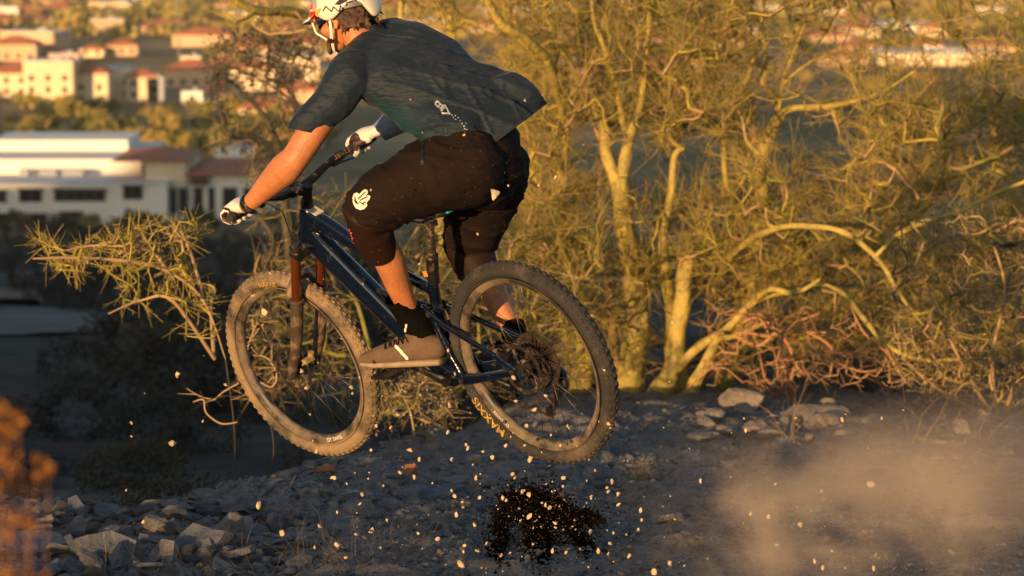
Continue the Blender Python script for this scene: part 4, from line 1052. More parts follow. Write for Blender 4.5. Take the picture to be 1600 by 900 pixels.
# helmet graphics
HP_ = lambda test, box, m, nm, off=.0025: decal(helmet, test, box, m, nm, helmet, off=off, step=.8)
HP_(in_stroke([[(505, 17), (509, 10), (518, 18), (521, 11), (530, 18), (532, 9), (539, 17), (541, 6)]], .8), (500, 0, 546, 24), M_hdark, 'zigzag_print')
HP_(in_poly([(489, 34), (490, 20), (494, 15), (502, 13), (497, 22), (497, 28), (492, 35)]), (486, 8, 506, 38), M_orng, 'orange_patch')
HP_(in_poly([(523, 7), (532, -2), (548, -4), (540, 3), (530, 8)]), (518, -8, 556, 12), M_hdark, 'vent')
HP_(in_stroke([[(541, 4), (555, 1), (557, -6)]], .8), (538, -8, 562, 8), M_hdark, 'vent_line')
vis = decal(visor, either(in_poly([(480, 8), (487, 8), (487, 15), (481, 17)]), in_poly([(484, 20), (491, 19), (491, 28), (485, 30)]), in_poly([(480, 38), (490, 36), (492, 47), (482, 46)])), (474, 0, 500, 54), M_red, 'red_patch', helmet, step=.8)
HP_(either(in_poly([(479, 4), (489, 3), (489, 14), (480, 16)]), in_poly([(484, 19), (493, 17), (493, 28), (485, 31)]), in_poly([(480, 35), (491, 33), (493, 46), (482, 48)]), in_poly([(486, -8), (492, -8), (491, 0), (485, 0)])), (474, -8, 498, 52), M_red, 'red_patch')
HP_(either(in_poly([(487, 0), (494, 0), (495, 12), (490, 17), (487, 10)]), in_poly([(482, 28), (487, 26), (487, 34), (483, 34)])), (480, 0, 500, 40), M_gry2, 'grey_patch')
# ------------------------------------------------------------------ plants
def segs_mesh(name, A, B_, r0, r1, mats, midx, k=3):
    """many thin tapered k-sided sticks as one mesh (numpy)"""
    A = np.asarray(A, float); B_ = np.asarray(B_, float); n = len(A); T = B_ - A; T /= np.linalg.norm(T, axis=1, keepdims=True) + 1e-9
    ref = np.where(np.abs(T[:, 2:3]) < .9, np.array([[0, 0, 1.]]), np.array([[1., 0, 0]])); U = np.cross(T, ref); U /= np.linalg.norm(U, axis=1, keepdims=True); W_ = np.cross(T, U)
    V = np.empty((n, 2 * k, 3))
    for i in range(k):
        a = 2 * math.pi * i / k; D = U * math.cos(a) + W_ * math.sin(a)
        V[:, i] = A + D * np.asarray(r0)[:, None]; V[:, k + i] = B_ + D * np.asarray(r1)[:, None]
    base = (np.arange(n) * 2 * k)[:, None, None]; f = np.array([[i, (i + 1) % k, k + (i + 1) % k, k + i] for i in range(k)])[None]
    F_ = (base + f).reshape(-1, 4)
    return np_mesh(name, V.reshape(-1, 3), F_, mats, np.repeat(np.asarray(midx, int), k), smooth=True)
def leaves_mesh(name, C_, size, mats, midx, asp=.5, seed=1):
    r_ = np.random.RandomState(seed); n = len(C_); U = r_.normal(size=(n, 3)); U /= np.linalg.norm(U, axis=1, keepdims=True); W_ = np.cross(U, r_.normal(size=(n, 3))); W_ /= np.linalg.norm(W_, axis=1, keepdims=True)
    s_ = np.asarray(size)[:, None]; V = np.stack([C_ - U * s_, C_ - W_ * s_ * asp, C_ + U * s_, C_ + W_ * s_ * asp], 1)
    return np_mesh(name, V.reshape(-1, 3), np.arange(n * 4).reshape(-1, 4), mats, midx)

M_bark = mat('green_yellow_bark', (.43, .315, .068), .75, var=.3, vscale=9, col2=(.28, .23, .055), bump=2.0, bscale=28, dirt=((.20, .13, .07), .22, 7))
M_bark2 = mat('tan_old_bark', (.25, .15, .075), .85, var=.35, vscale=14, bump=1.6, bscale=30, dirt=((.30, .25, .06), .25, 4))
M_twg = mat('green_twig', (.180, .162, .027), .7)
M_twy = mat('yellow_green_twig', (.35, .27, .043), .7)
M_twt = mat('tan_twig', (.36, .23, .11), .8)
M_two = mat('orange_dead_twig', (.33, .16, .07), .8, var=.2, vscale=6)
M_twd = mat('dark_twig', (.055, .045, .028), .8)
M_leafc = mat('creosote_leaf', (.17, .15, .022), .6)
M_leafg = mat('olive_leaf', (.095, .090, .026), .7)
M_leafd = mat('grey_green_leaf', (.034, .033, .022), .8)
M_straw = mat('dry_straw', (.34, .25, .14), .85)
M_orl = mat('golden_dry_leaf', (.27, .11, .02), .8)

def limb(pts, r_, name, m, parent, base, lump=.07, seg=14, seed=0):
    """tapered branch through the points, with the irregular girth of wood"""
    P_ = [Vector(p) for p in pts]; out = []; rr = []; n_ = 5
    for i in range(len(P_) - 1):
        p0_, p1_, p2_, p3_ = P_[max(i - 1, 0)], P_[i], P_[i + 1], P_[min(i + 2, len(P_) - 1)]
        for k in range(n_ + (1 if i == len(P_) - 2 else 0)):
            t = k / n_; q = .5 * ((2 * p1_) + (p2_ - p0_) * t + (2 * p0_ - 5 * p1_ + 4 * p2_ - p3_) * t * t + (3 * p1_ - p0_ - 3 * p2_ + p3_) * t ** 3)
            rad = r_[i] + (r_[i + 1] - r_[i]) * t; w_ = noise.noise(q * 6 + Vector((seed, 0, 0)))
            out.append(q + Vector((noise.noise(q * 4), 0, noise.noise(q * 5 + Vector((9, 9, 9))))) * rad * .5); rr.append(rad * (1 + lump * w_ * 2))
    b = MB(); b.loft(out, rr, None, seg)
    b.V = [v + Vector((noise.noise(v * 22), noise.noise(v * 22 + Vector((5, 0, 0))), noise.noise(v * 22 + Vector((0, 7, 0))))) * .10 * r_[0] - base for v in b.V]
    o = link(name, b.mesh(name), m, parent, True); return o, out, rr

def colonize(roots, seeds, r_min=.0022, pipe=.00055, wig=.12, maxn=.6):
    """joins every seed to the nearest grown node; returns segment lists and node data"""
    N = [np.array(p) for p in roots]; nr0 = len(N); par = [-1] * nr0
    NA = np.zeros((nr0 + len(seeds), 3)); NA[:nr0] = np.array(N); cnt = nr0
    S_ = np.array(seeds); dist = np.full(len(S_), 1e9); near = np.zeros(len(S_), int)
    for i in range(nr0):
        d = np.linalg.norm(S_ - NA[i], axis=1); m_ = d < dist; dist[m_] = d[m_]; near[m_] = i
    par = np.full(nr0 + len(S_), -1); alive = np.ones(len(S_), bool)
    for _ in range(len(S_)):
        dd = np.where(alive, dist, 1e9); j = int(np.argmin(dd)); NA[cnt] = S_[j]; par[cnt] = near[j]; alive[j] = False
        d = np.linalg.norm(S_ - NA[cnt], axis=1); m_ = alive & (d < dist * .97); dist[m_] = d[m_]; near[m_] = cnt; cnt += 1
    child = np.zeros(cnt); 
    for i in range(cnt - 1, nr0 - 1, -1): child[par[i]] += child[i] + 1
    return NA, par, child, nr0
def twiggery(name, roots, seeds, parent, base, mats, pw, tw=5, tl=(.10, .30), up=.5, r_min=.0020, pipe=.0016, spread=.8, sag=0.0, seed=1, trs=.0016, crooked=.10):
    r_ = np.random.RandomState(seed); NA, par, child, nr0 = colonize(roots, seeds)
    A = []; B_ = []; ra = []; rb = []; mi = []
    for i in range(nr0, len(NA)):
        p_ = NA[par[i]]; q = NA[i]; L = np.linalg.norm(q - p_); 
        if L < 1e-4 or L > 2.5: continue
        r1 = min(r_min + pipe * math.sqrt(child[i]), .013); r0_ = min(r_min + pipe * math.sqrt(child[i] + 1) * 1.15, .014); ns = max(2, min(5, int(L / .09))); prev = p_; m_ = r_.choice(len(mats), p=pw)
        off = r_.normal(size=3) * L * crooked * .55
        for k in range(1, ns + 1):
            t = k / ns; c_ = p_ + (q - p_) * t + off * math.sin(math.pi * t) + (r_.normal(size=3) * L * .022 if k < ns else 0)
            A.append(prev); B_.append(c_); ra.append(r0_ + (r1 - r0_) * (t - 1 / ns)); rb.append(r0_ + (r1 - r0_) * t); mi.append(m_); prev = c_
        d0 = (q - p_) / L
        nt_ = r_.poisson(tw)
        for k in range(nt_):
            t = r_.uniform(.15, 1.0); s0 = p_ + (q - p_) * t + off * math.sin(math.pi * t); d = d0 + r_.normal(size=3) * spread + np.array([0, 0, up]); d /= np.linalg.norm(d)
            ln = r_.uniform(*tl); m2 = r_.choice(len(mats), p=pw); prev = s0
            for g_ in range(3):
                d = d + r_.normal(size=3) * .07 + np.array([0, 0, -sag]); d /= np.linalg.norm(d); c_ = prev + d * ln / 3
                A.append(prev); B_.append(c_); ra.append(trs * (1.1 - .25 * g_)); rb.append(trs * (.9 - .25 * g_)); mi.append(m2); 
                if g_ < 2 and r_.rand() < .55:
                    e = d + r_.normal(size=3) * .75; e /= np.linalg.norm(e); A.append(c_); B_.append(c_ + e * ln * .3); ra.append(trs * .75); rb.append(trs * .35); mi.append(m2)
                prev = c_
    me = segs_mesh(name, np.array(A) - np.array(base), np.array(B_) - np.array(base), ra, rb, mats, mi)
    o = bpy.data.objects.new(name, me); COL.objects.link(o); o.parent = parent; tag(o, kind='stuff'); return o, NA
def seeds_px(n, boxes, dlo, dhi, holes=(), seed=1, func=None):
    r_ = np.random.RandomState(seed); out = []; wts = np.array([b[4] for b in boxes], float); wts /= wts.sum()
    while len(out) < n:
        b = boxes[r_.choice(len(boxes), p=wts)]; px = r_.uniform(b[0], b[2]); py = r_.uniform(b[1], b[3])
        if any(((px - h[0]) / h[2]) ** 2 + ((py - h[1]) / h[3]) ** 2 < 1 and r_.rand() < h[4] for h in holes): continue
        lo, hi = (b[5], b[6]) if len(b) > 6 else (dlo, dhi)
        out.append(tuple(P(px, py, r_.uniform(lo, hi))))
    return out

# --- the big palo verde behind the rider ---------------------------------
TB = P(1030, 604, 17.0); TB.z = gz(TB.x, 17.0)
tree = empty('palo_verde_tree', TB, 'large green barked palo verde tree with many stems behind the rider', 'tree')
T_ = lambda px, py, y=17.0: P(px, py, y)
limbs = [
 # (points, radii, name, material)
 ([(985, 650, 17.0), (985, 570, 17.0), (998, 500, 17.0), (990, 430, 17.05), (975, 350, 16.8), (968, 285, 16.7)], [.105, .085, .072, .066, .064, .040], 'trunk', M_bark),
 ([(974, 345, 16.8), (968, 300, 16.75), (978, 245, 16.8), (988, 205, 16.9), (1002, 150, 17.0), (1012, 60, 16.9), (1020, -30, 16.8)], [.055, .056, .045, .034, .026, .018, .012], 'branch', M_bark),
 ([(972, 345, 16.8), (966, 298, 16.75), (950, 250, 16.8), (945, 205, 16.9), (925, 160, 17.2), (890, 100, 17.2), (850, 20, 17.3)], [.055, .056, .050, .040, .026, .018, .012], 'branch', M_bark),
 ([(965, 290, 17.05), (948, 235, 16.95), (928, 200, 16.9)], [.052, .036, .006], 'broken_stub', M_two),
 ([(905, 640, 17.4), (915, 560, 17.4), (905, 480, 17.5), (880, 400, 17.6), (878, 290, 17.7), (883, 200, 17.8), (875, 110, 17.8)], [.075, .062, .05, .034, .026, .022, .016], 'trunk', M_bark),
 ([(1030, 625, 16.8), (1045, 580, 16.8), (1062, 510, 16.8), (1070, 450, 16.8), (1074, 410, 16.8)], [.095, .066, .054, .050, .046], 'trunk', M_bark),
 ([(1040, 590, 16.8), (1075, 555, 16.7), (1110, 530, 16.7), (1135, 515, 16.7), (1180, 470, 16.7), (1240, 455, 16.6), (1290, 445, 16.5)], [.05, .036, .032, .030, .024, .018, .012], 'branch', M_bark),
 ([(1080, 620, 16.5), (1090, 590, 16.5), (1110, 550, 16.55), (1128, 522, 16.6)], [.046, .040, .032, .026], 'trunk', M_bark),
 ([(1120, 530, 16.6), (1165, 520, 16.5), (1200, 500, 16.5)], [.026, .02, .012], 'branch', M_bark),
 ([(1040, 420, 16.9), (1035, 380, 16.9), (1048, 300, 16.9), (1055, 245, 16.9), (1066, 232, 16.9)], [.034, .030, .027, .025, .018], 'branch', M_bark),
 ([(1060, 600, 17.2), (1050, 500, 17.2), (1040, 420, 17.0), (1036, 380, 16.9)], [.06, .045, .036, .032], 'trunk', M_bark),
 ([(1068, 232, 16.9), (1048, 215, 17.0), (1045, 150, 17.1), (1050, 80, 17.2)], [.018, .014, .012, .009], 'branch', M_bark),
 ([(1130, 600, 17.6), (1150, 500, 17.6), (1178, 400, 17.6), (1190, 300, 17.5), (1196, 240, 17.4), (1204, 205, 17.4), (1216, 180, 17.4)], [.07, .06, .052, .046, .044, .040, .038], 'trunk', M_bark),
 ([(1216, 182, 17.4), (1206, 150, 17.4), (1192, 128, 17.4), (1196, 90, 17.4), (1192, 30, 17.3), (1196, -30, 17.3)], [.036, .030, .027, .018, .014, .010], 'branch', M_bark),
 ([(1214, 176, 17.4), (1222, 130, 17.35), (1245, 70, 17.3), (1268, 10, 17.3), (1275, -30, 17.2)], [.022, .017, .014, .012, .010], 'branch', M_bark),
 ([(1222, 132, 17.35), (1250, 108, 17.3), (1285, 86, 17.3), (1318, 76, 17.2)], [.014, .012, .010, .007], 'branch', M_bark),
 ([(1218, 178, 17.4), (1240, 170, 17.35), (1275, 168, 17.3), (1312, 164, 17.2), (1345, 156, 17.1), (1385, 140, 17.1), (1430, 110, 17.0)], [.032, .026, .025, .023, .014, .011, .007], 'branch', M_bark),
 ([(1300, 168, 17.3), (1306, 190, 17.25), (1312, 210, 17.2)], [.014, .012, .004], 'broken_stub', M_bark),
 ([(1178, 400, 17.6), (1140, 300, 17.5), (1130, 210, 17.4), (1150, 160, 17.3), (1172, 110, 17.2), (1188, 40, 17.1), (1194, -20, 17.1)], [.036, .024, .020, .018, .015, .012, .009], 'branch', M_bark),
 ([(690, -60, 18.4), (705, 0, 18.4), (702, 40, 18.4), (716, 80, 18.3), (760, 150, 18.2), (820, 250, 18.0), (880, 350, 17.8)], [.018, .026, .030, .034, .04, .045, .05], 'branch', M_bark),
 ([(748, -40, 16.0), (762, 0, 16.1), (786, 40, 16.2), (820, 58, 16.3), (852, 88, 16.5), (868, 130, 16.7), (880, 180, 17.0)], [.024, .028, .034, .030, .034, .030, .028], 'branch', M_bark),
 ([(925, -30, 16.6), (928, 30, 16.7), (945, 75, 16.8), (958, 120, 16.9), (975, 200, 17.0)], [.012, .016, .020, .022, .026], 'branch', M_bark),
 ([(800, 262, 16.8), (830, 285, 16.9), (865, 308, 17.0), (900, 340, 17.2)], [.010, .016, .016, .022], 'branch', M_bark),
 ([(1130, 410, 17.0), (1180, 370, 16.6), (1236, 353, 16.3), (1290, 355, 16.1), (1330, 370, 16.0), (1370, 402, 15.9), (1395, 440, 15.8), (1420, 480, 15.8), (1442, 508, 15.8)], [.03, .026, .022, .021, .021, .019, .015, .012, .006], 'branch', M_bark),
 ([(1370, 398, 15.9), (1400, 368, 15.9), (1440, 348, 15.8), (1500, 330, 15.7), (1560, 300, 15.6), (1640, 270, 15.5)], [.016, .018, .019, .019, .015, .012], 'branch', M_bark),
 ([(1290, 445, 16.5), (1322, 462, 16.3), (1350, 498, 16.2), (1392, 542, 16.0), (1440, 562, 15.9), (1500, 562, 15.8), (1575, 555, 15.7)], [.012, .018, .019, .017, .013, .011, .007], 'branch', M_bark),
 ([(1510, 330, 15.7), (1545, 360, 15.6), (1570, 400, 15.5)], [.013, .011, .006], 'branch', M_bark),
 ([(1180, 470, 16.7), (1205, 452, 16.5), (1240, 458, 16.4), (1280, 436, 16.3)], [.02, .022, .02, .010], 'branch', M_bark),
 ([(1000, 620, 17.1), (960, 560, 17.2), (955, 480, 17.3), (940, 420, 17.4)], [.05, .04, .03, .02], 'branch', M_bark2),
 ([(1386, 545, 16.0), (1400, 575, 15.95), (1418, 600, 15.9)], [.010, .008, .004], 'branch', M_two),
]
roots = []
for k, (pts, rr, nm, m_) in enumerate(limbs):
    o, path_, _ = limb([P(*p_) for p_ in pts], [q * (.98 if nm == 'trunk' else .80) for q in rr], nm, m_, tree, TB, seed=k)
    if nm != 'broken_stub': roots += [tuple(q) for q in path_[::2]]
holes = [(985, 300, 42, 120, .62), (1068, 500, 26, 90, .7), (1040, 330, 20, 90, .5), (1200, 230, 26, 60, .6), (1090, 255, 60, 45, .86), (915, 235, 34, 45, .85), (1280, 215, 60, 32, .92), (1270, 250, 60, 40, .6), (1490, 345, 60, 35, .8), (1100, 330, 40, 30, .4), (1000, 255, 30, 40, .8), (1470, 90, 80, 14, .5), (1390, 48, 90, 14, .5), (1260, 140, 60, 40, .75), (1000, 600, 120, 40, .7), (1060, 500, 45, 80, .7), (940, 330, 30, 40, .5)]
sd = seeds_px(5000, [(790, -60, 1180, 200, 4.2), (790, 180, 1000, 420, 1.7), (1000, 200, 1250, 460, 3.0), (1200, -60, 1640, 160, 1.35), (1250, 150, 1640, 420, 3.6), (880, 420, 1150, 600, .9), (1150, 400, 1600, 560, 1.6), (640, -60, 800, 60, .35)], 16.4, 19.2, holes, 3)
twiggery('twig', roots, sd, tree, TB, [M_twg, M_twy, M_twt], [.38, .36, .26], tw=6.4, tl=(.08, .28), up=.5, seed=4, trs=.0018, r_min=.0023, pipe=.0017)
# dead, orange, crooked branches at the foot
TD = P(1235, 640, 16.2); TD.z = gz(TD.x, 16.2)
dead = empty('dead_shrub', TD, 'tangle of bare orange dead branches at the foot of the big tree', 'shrub')
dr = [([(1150, 525, 16.2), (1185, 540, 16.2), (1215, 520, 16.2), (1245, 518, 16.2), (1290, 520, 16.1)], [.018, .017, .015, .013, .007]),
      ([(1185, 488, 16.2), (1210, 515, 16.2), (1232, 540, 16.1), (1240, 570, 16.1), (1236, 600, 16.1), (1240, 650, 16.2)], [.010, .013, .013, .012, .012, .012]),
      ([(1280, 490, 16.0), (1240, 505, 16.1), (1205, 525, 16.1), (1170, 520, 16.2), (1150, 520, 16.2)], [.006, .010, .012, .012, .012]),
      ([(1262, 520, 16.0), (1290, 535, 16.0), (1302, 552, 16.0), (1297, 585, 16.0)], [.012, .012, .010, .006]),
      ([(1262, 525, 16.0), (1270, 545, 16.0), (1305, 565, 15.9), (1345, 580, 15.9), (1370, 578, 15.8)], [.010, .011, .010, .008, .004]),
      ([(1188, 560, 16.1), (1195, 590, 16.1), (1210, 603, 16.1), (1215, 580, 16.1), (1210, 552, 16.1)], [.006, .008, .009, .008, .004]),
      ([(1060, 620, 16.3), (1105, 580, 16.2), (1125, 568, 16.1), (1150, 572, 16.1)], [.006, .008, .007, .004]),
      ([(1160, 505, 16.2), (1175, 497, 16.2), (1190, 500, 16.2), (1200, 520, 16.2)], [.010, .014, .014, .008]),
      ([(1330, 480, 16.0), (1350, 520, 15.9), (1390, 555, 15.9), (1410, 590, 15.9), (1430, 610, 15.9)], [.005, .008, .009, .008, .004])]
rts = []
for k, (pts, rr) in enumerate(dr):
    o, path_, _ = limb([P(*p_) for p_ in pts], [q * .72 for q in rr], 'branch', M_two, dead, TD, seed=40 + k); rts += [tuple(q) for q in path_[::2]]
sd = seeds_px(190, [(1100, 480, 1340, 610, 3), (1180, 580, 1260, 640, .7), (1340, 540, 1480, 620, 1)], 15.7, 16.6, (), 9)
twiggery('twig', rts, sd, dead, TD, [M_two, M_twt], [.6, .4], tw=1.3, tl=(.05, .16), up=.0, r_min=.0024, pipe=.0011, crooked=.42, seed=5, trs=.0020)
# creosote bush on the right
CB = P(1560, 660, 15.2); CB.z = gz(CB.x, 15.2)
creo = empty('creosote_bush', CB, 'creosote bush with tiny golden green leaves at the right edge', 'bush')
rts = []
for k, pts in enumerate(([(1560, 660, 15.2), (1520, 600, 15.1), (1480, 520, 15.0), (1440, 430, 15.0)], [(1560, 660, 15.2), (1550, 560, 15.1), (1570, 450, 15.0), (1540, 350, 15.0)], [(1565, 660, 15.2), (1600, 560, 15.0), (1640, 450, 15.0)], [(1556, 660, 15.2), (1470, 610, 15.0), (1410, 560, 14.9)])):
    o, path_, _ = limb([P(*p_) for p_ in pts], [.012, .010, .008, .005][:len(pts)], 'stem', M_twt, creo, CB, seed=60 + k); rts += [tuple(q) for q in path_]
sd = seeds_px(420, [(1390, 330, 1640, 600, 3), (1430, 540, 1640, 640, 1.0)], 14.6, 15.8, [(1480, 520, 60, 40, .4)], 11)
o, NA = twiggery('twig', rts, sd, creo, CB, [M_twt, M_twd, M_twy], [.5, .3, .2], tw=3, tl=(.06, .18), up=.3, seed=6, trs=.0015)
r_ = np.random.RandomState(5); c_ = NA[r_.randint(len(rts), len(NA), 5200)] + r_.normal(size=(5200, 3)) * .035 - np.array(CB)
lo = bpy.data.objects.new('foliage', leaves_mesh('foliage', c_, r_.uniform(.005, .010, 5200), [M_leafc, M_leafg], r_.randint(0, 2, 5200))); COL.objects.link(lo); lo.parent = creo; tag(lo, kind='stuff')

def shrub(name, label, cat, rootpx, stems, boxes, n, d0, mats, pw, tw, tl, seed, leaves=0, lm=None, ls=(.006, .012), holes=(), up=.35, trs=.0018, group=None, smat=None, r_min=.0022, pipe=.0013, spread=.7, lsp=.04):
    B0 = P(*rootpx); B0.z = gz(B0.x, B0.y); r0_ = empty(name, B0, label, cat, group); rts = []
    for k, (pts, rr) in enumerate(stems):
        pts = [P(*q) for q in pts]
        if k == 0:
            limb([B0.copy() + Vector((0, 0, -.03)), B0.lerp(pts[0], .5) + Vector((.05, .02, 0)), pts[0]], [.004, .0035, rr[0]], 'stem', M_twd, r0_, B0, seed=seed, seg=6)
        o, path_, _ = limb(pts, rr, 'stem', smat or mats[0], r0_, B0, seed=seed * 7 + k, seg=8); rts += [tuple(q) for q in path_[::2]]
    o, NA = twiggery('twig', rts, seeds_px(n, boxes, d0[0], d0[1], holes, seed), r0_, B0, mats, pw, tw=tw, tl=tl, up=up, seed=seed, trs=trs, r_min=r_min, pipe=pipe, spread=spread)
    if leaves:
        q = np.random.RandomState(seed); c_ = NA[q.randint(len(rts), len(NA), leaves)] + q.normal(size=(leaves, 3)) * lsp - np.array(B0)
        lo = bpy.data.objects.new('foliage', leaves_mesh('foliage', c_, q.uniform(*ls, leaves), lm, q.randint(0, len(lm), leaves), seed=seed)); COL.objects.link(lo); lo.parent = r0_; tag(lo, kind='stuff')
    return r0_
# low branch of a young palo verde at the left
shrub('young_palo_verde', 'sunlit yellow green bare young palo verde reaching left below the white building', 'shrub', (345, 640, 13.4),
      [([(352, 560, 13.4), (318, 470, 13.35), (262, 424, 13.3), (200, 408, 13.2), (120, 402, 13.1), (52, 404, 13.0)], [.003, .006, .009, .009, .008, .004]),
       ([(262, 424, 13.3), (240, 395, 13.3), (200, 385, 13.2), (140, 384, 13.2), (80, 396, 13.1)], [.010, .008, .007, .005, .003]),
       ([(318, 470, 13.35), (300, 400, 13.5), (278, 350, 13.6)], [.010, .008, .004]),
       ([(335, 560, 13.4), (270, 470, 13.2), (220, 470, 13.2), (170, 490, 13.1)], [.010, .008, .006, .004]),
       ([(335, 560, 13.4), (330, 480, 13.7), (335, 450, 13.8), (295, 440, 13.8)], [.010, .008, .006, .004])],
      [(60, 372, 290, 425, 3.2), (180, 345, 310, 380, 1.0), (170, 425, 300, 500, .6), (290, 420, 350, 540, .5)], 165, (13.0, 13.9), [M_twy, M_twg, M_twt], [.6, .2, .2], 3.6, (.05, .15), 21, up=.25, trs=.0022, r_min=.0026, pipe=.0013, smat=M_twt)
# mid shrub seen below the arm and between the wheels
shrub('desert_shrub', 'olive shrub seen between the front wheel and the pedal', 'shrub', (600, 700, 15.5),
      [([(590, 600, 15.5), (560, 480, 15.6), (520, 400, 15.6), (500, 330, 15.7)], [.014, .012, .009, .005]), ([(590, 600, 15.5), (640, 480, 15.8), (660, 400, 15.8)], [.010, .008, .005])],
      [(400, 300, 560, 560, 1), (600, 350, 720, 600, 1.2), (380, 430, 560, 640, .8)], 300, (15.2, 17.5), [M_twg, M_twt, M_twd], [.4, .25, .35], 4, (.08, .22), 22, leaves=1500, lm=[M_leafd, M_leafg], up=.3)
shrub('desert_shrub', 'yellow olive shrub filling the gap between seatpost and rear wheel', 'shrub', (760, 690, 16.2),
      [([(752, 600, 16.2), (745, 480, 16.3), (720, 380, 16.4)], [.012, .010, .005]), ([(752, 600, 16.2), (820, 500, 16.3), (860, 420, 16.3)], [.012, .008, .005])],
      [(660, 340, 900, 620, 1), (800, 300, 960, 520, .8)], 420, (15.9, 17.6), [M_twg, M_twy, M_twt], [.5, .25, .25], 5, (.08, .24), 23, leaves=1800, lm=[M_leafg, M_leafc], up=.4)
shrub('dry_bush', 'pale dry bush with upright straws between the two wheels', 'bush', (650, 700, 13.9),
      [([(648, 680, 13.9), (640, 640, 13.9), (620, 600, 13.9)], [.006, .005, .003])],
      [(590, 585, 710, 660, 1)], 60, (13.6, 14.3), [M_twt, M_twg, M_twd], [.4, .3, .3], 5, (.05, .16), 24, up=.5, trs=.0016, leaves=500, lm=[M_leafc, M_straw], ls=(.005, .010), spread=.5)
shrub('dead_twig_shrub', 'crooked pale dead branches seen through the front wheel', 'shrub', (400, 700, 12.8),
      [([(418, 640, 12.8), (405, 600, 12.8), (425, 605, 12.8), (432, 585, 12.8), (418, 560, 12.8), (395, 555, 12.8)], [.002, .0035, .004, .004, .0035, .002]),
       ([(405, 600, 12.8), (385, 560, 12.8), (395, 520, 12.8), (405, 500, 12.8)], [.004, .004, .003, .002]),
       ([(370, 660, 12.7), (345, 662, 12.7), (322, 645, 12.7), (318, 625, 12.7), (302, 628, 12.7)], [.003, .004, .004, .004, .002])],
      [(360, 490, 440, 620, 1), (300, 600, 380, 665, .3)], 26, (12.6, 13.1), [M_twd, M_twt], [.5, .5], 2.0, (.04, .12), 25, up=.0, trs=.0022, smat=M_twt)
# bare dark tree beyond, in front of the town
shrub('bare_tree', 'dark thin branched tree between the town and the rider sleeve', 'tree', (470, 560, 21.0),
      [([(450, 400, 21), (440, 260, 21), (424, 200, 21), (400, 165, 21), (372, 138, 21), (340, 110, 21)], [.035, .030, .024, .017, .012, .006]),
       ([(440, 260, 21), (500, 210, 21), (462, 160, 21), (440, 120, 21), (420, 95, 21)], [.022, .020, .016, .011, .006]),
       ([(462, 160, 21), (455, 110, 21), (470, 70, 21)], [.012, .009, .005]),
       ([(462, 160, 21), (420, 132, 21), (380, 112, 21), (335, 98, 21)], [.012, .009, .007, .004])],
      [(330, 50, 500, 130, 2), (330, 120, 480, 230, 1), (380, 230, 480, 330, .6)], 330, (20.4, 21.8), [M_twd, M_twt], [.75, .25], 2.4, (.07, .22), 26, leaves=1500, lm=[M_leafd, M_leafg], trs=.0022, ls=(.012, .022), lsp=.07)
# yellow branch that enters at the top left
o_ = shrub('palo_verde_branch', 'yellow palo verde branch crossing the top edge left of the helmet', 'tree', (668, 640, 18.5),
      [([(690, 400, 18.5), (680, 220, 18.3), (640, 110, 18.0), (585, 48, 17.8), (500, 30, 17.5), (440, 18, 17.2), (400, 16, 17.0), (368, 2, 16.9), (340, -30, 16.8)], [.05, .045, .04, .036, .034, .030, .028, .024, .018]),
       ([(400, 16, 17.0), (385, 28, 16.9), (368, 34, 16.8)], [.018, .012, .006]),
       ([(640, 110, 18.0), (625, 20, 18), (640, -40, 18)], [.03, .02, .014])],
      [(330, -50, 500, 60, 1), (560, -50, 700, 60, .5)], 90, (16.8, 18.4), [M_twy, M_twt], [.5, .5], 1.3, (.08, .22), 27, smat=M_bark, trs=.002)

# --- scattered dark shrubs on the shaded hillside ------------------------
def bush_mesh(name, n, r_, h, seed, lm, sz=(.03, .07)):
    q = np.random.RandomState(seed); c_ = q.normal(size=(n, 3)); c_ /= np.linalg.norm(c_, axis=1, keepdims=True); c_ *= q.uniform(.45, 1.0, (n, 1)) ** .6
    lob = 1 + .35 * np.sin(c_[:, 0] * 5 + seed) * np.cos(c_[:, 1] * 4 + seed * 2); c_ = c_ * lob[:, None] * np.array([r_, r_, h * .5]) + np.array([0, 0, h * .5]); c_[:, 2] = np.abs(c_[:, 2])
    me = leaves_mesh(name, c_, q.uniform(*sz, n) * r_ * 1.6, lm, q.randint(0, len(lm), n), asp=.6, seed=seed); return me
M_darkgr = mat('dark_green_leaf', (.020, .019, .012), .8); M_ochre = mat('ochre_leaf', (.07, .055, .025), .8)
bms = [bush_mesh('hill_bush', 2200, .8, 1.0, s_, lm, (.014, .034)) for s_, lm in ((1, [M_darkgr, M_leafd]), (2, [M_leafd, M_ochre]), (3, [M_darkgr, M_ochre]), (4, [M_leafd, M_darkgr]))]
n_ = 0
while n_ < 200:
    d_ = math.exp(rng.uniform(math.log(24), math.log(420))); px = rng.uniform(-80, 1680); x = (px - 800) / FPX * d_; z_ = gz(x, d_)
    if px < 700 and d_ < 90 and rng.random() < .7: continue
    me = rng.choice(bms); s_ = rng.uniform(.5, 1.2) * (1 + d_ / 110)
    if d_ < 30: s_ *= .75
    o = bpy.data.objects.new('hillside_bush', me); COL.objects.link(o); o.location = (x, d_, z_ - .05); o.scale = (s_, s_, s_ * rng.uniform(.7, 1.1)); o.rotation_euler = (0, 0, rng.uniform(0, 6.28))
    tag(o, 'dark bush on the shaded hillside ' + ('close below the crest' if d_ < 45 else ('halfway down' if d_ < 150 else 'near its foot')) + (' left of the bike' if px < 350 else (' behind the bike' if px < 950 else ' behind the big palo verde')), 'bush', 'bushes on the shaded hillside'); n_ += 1
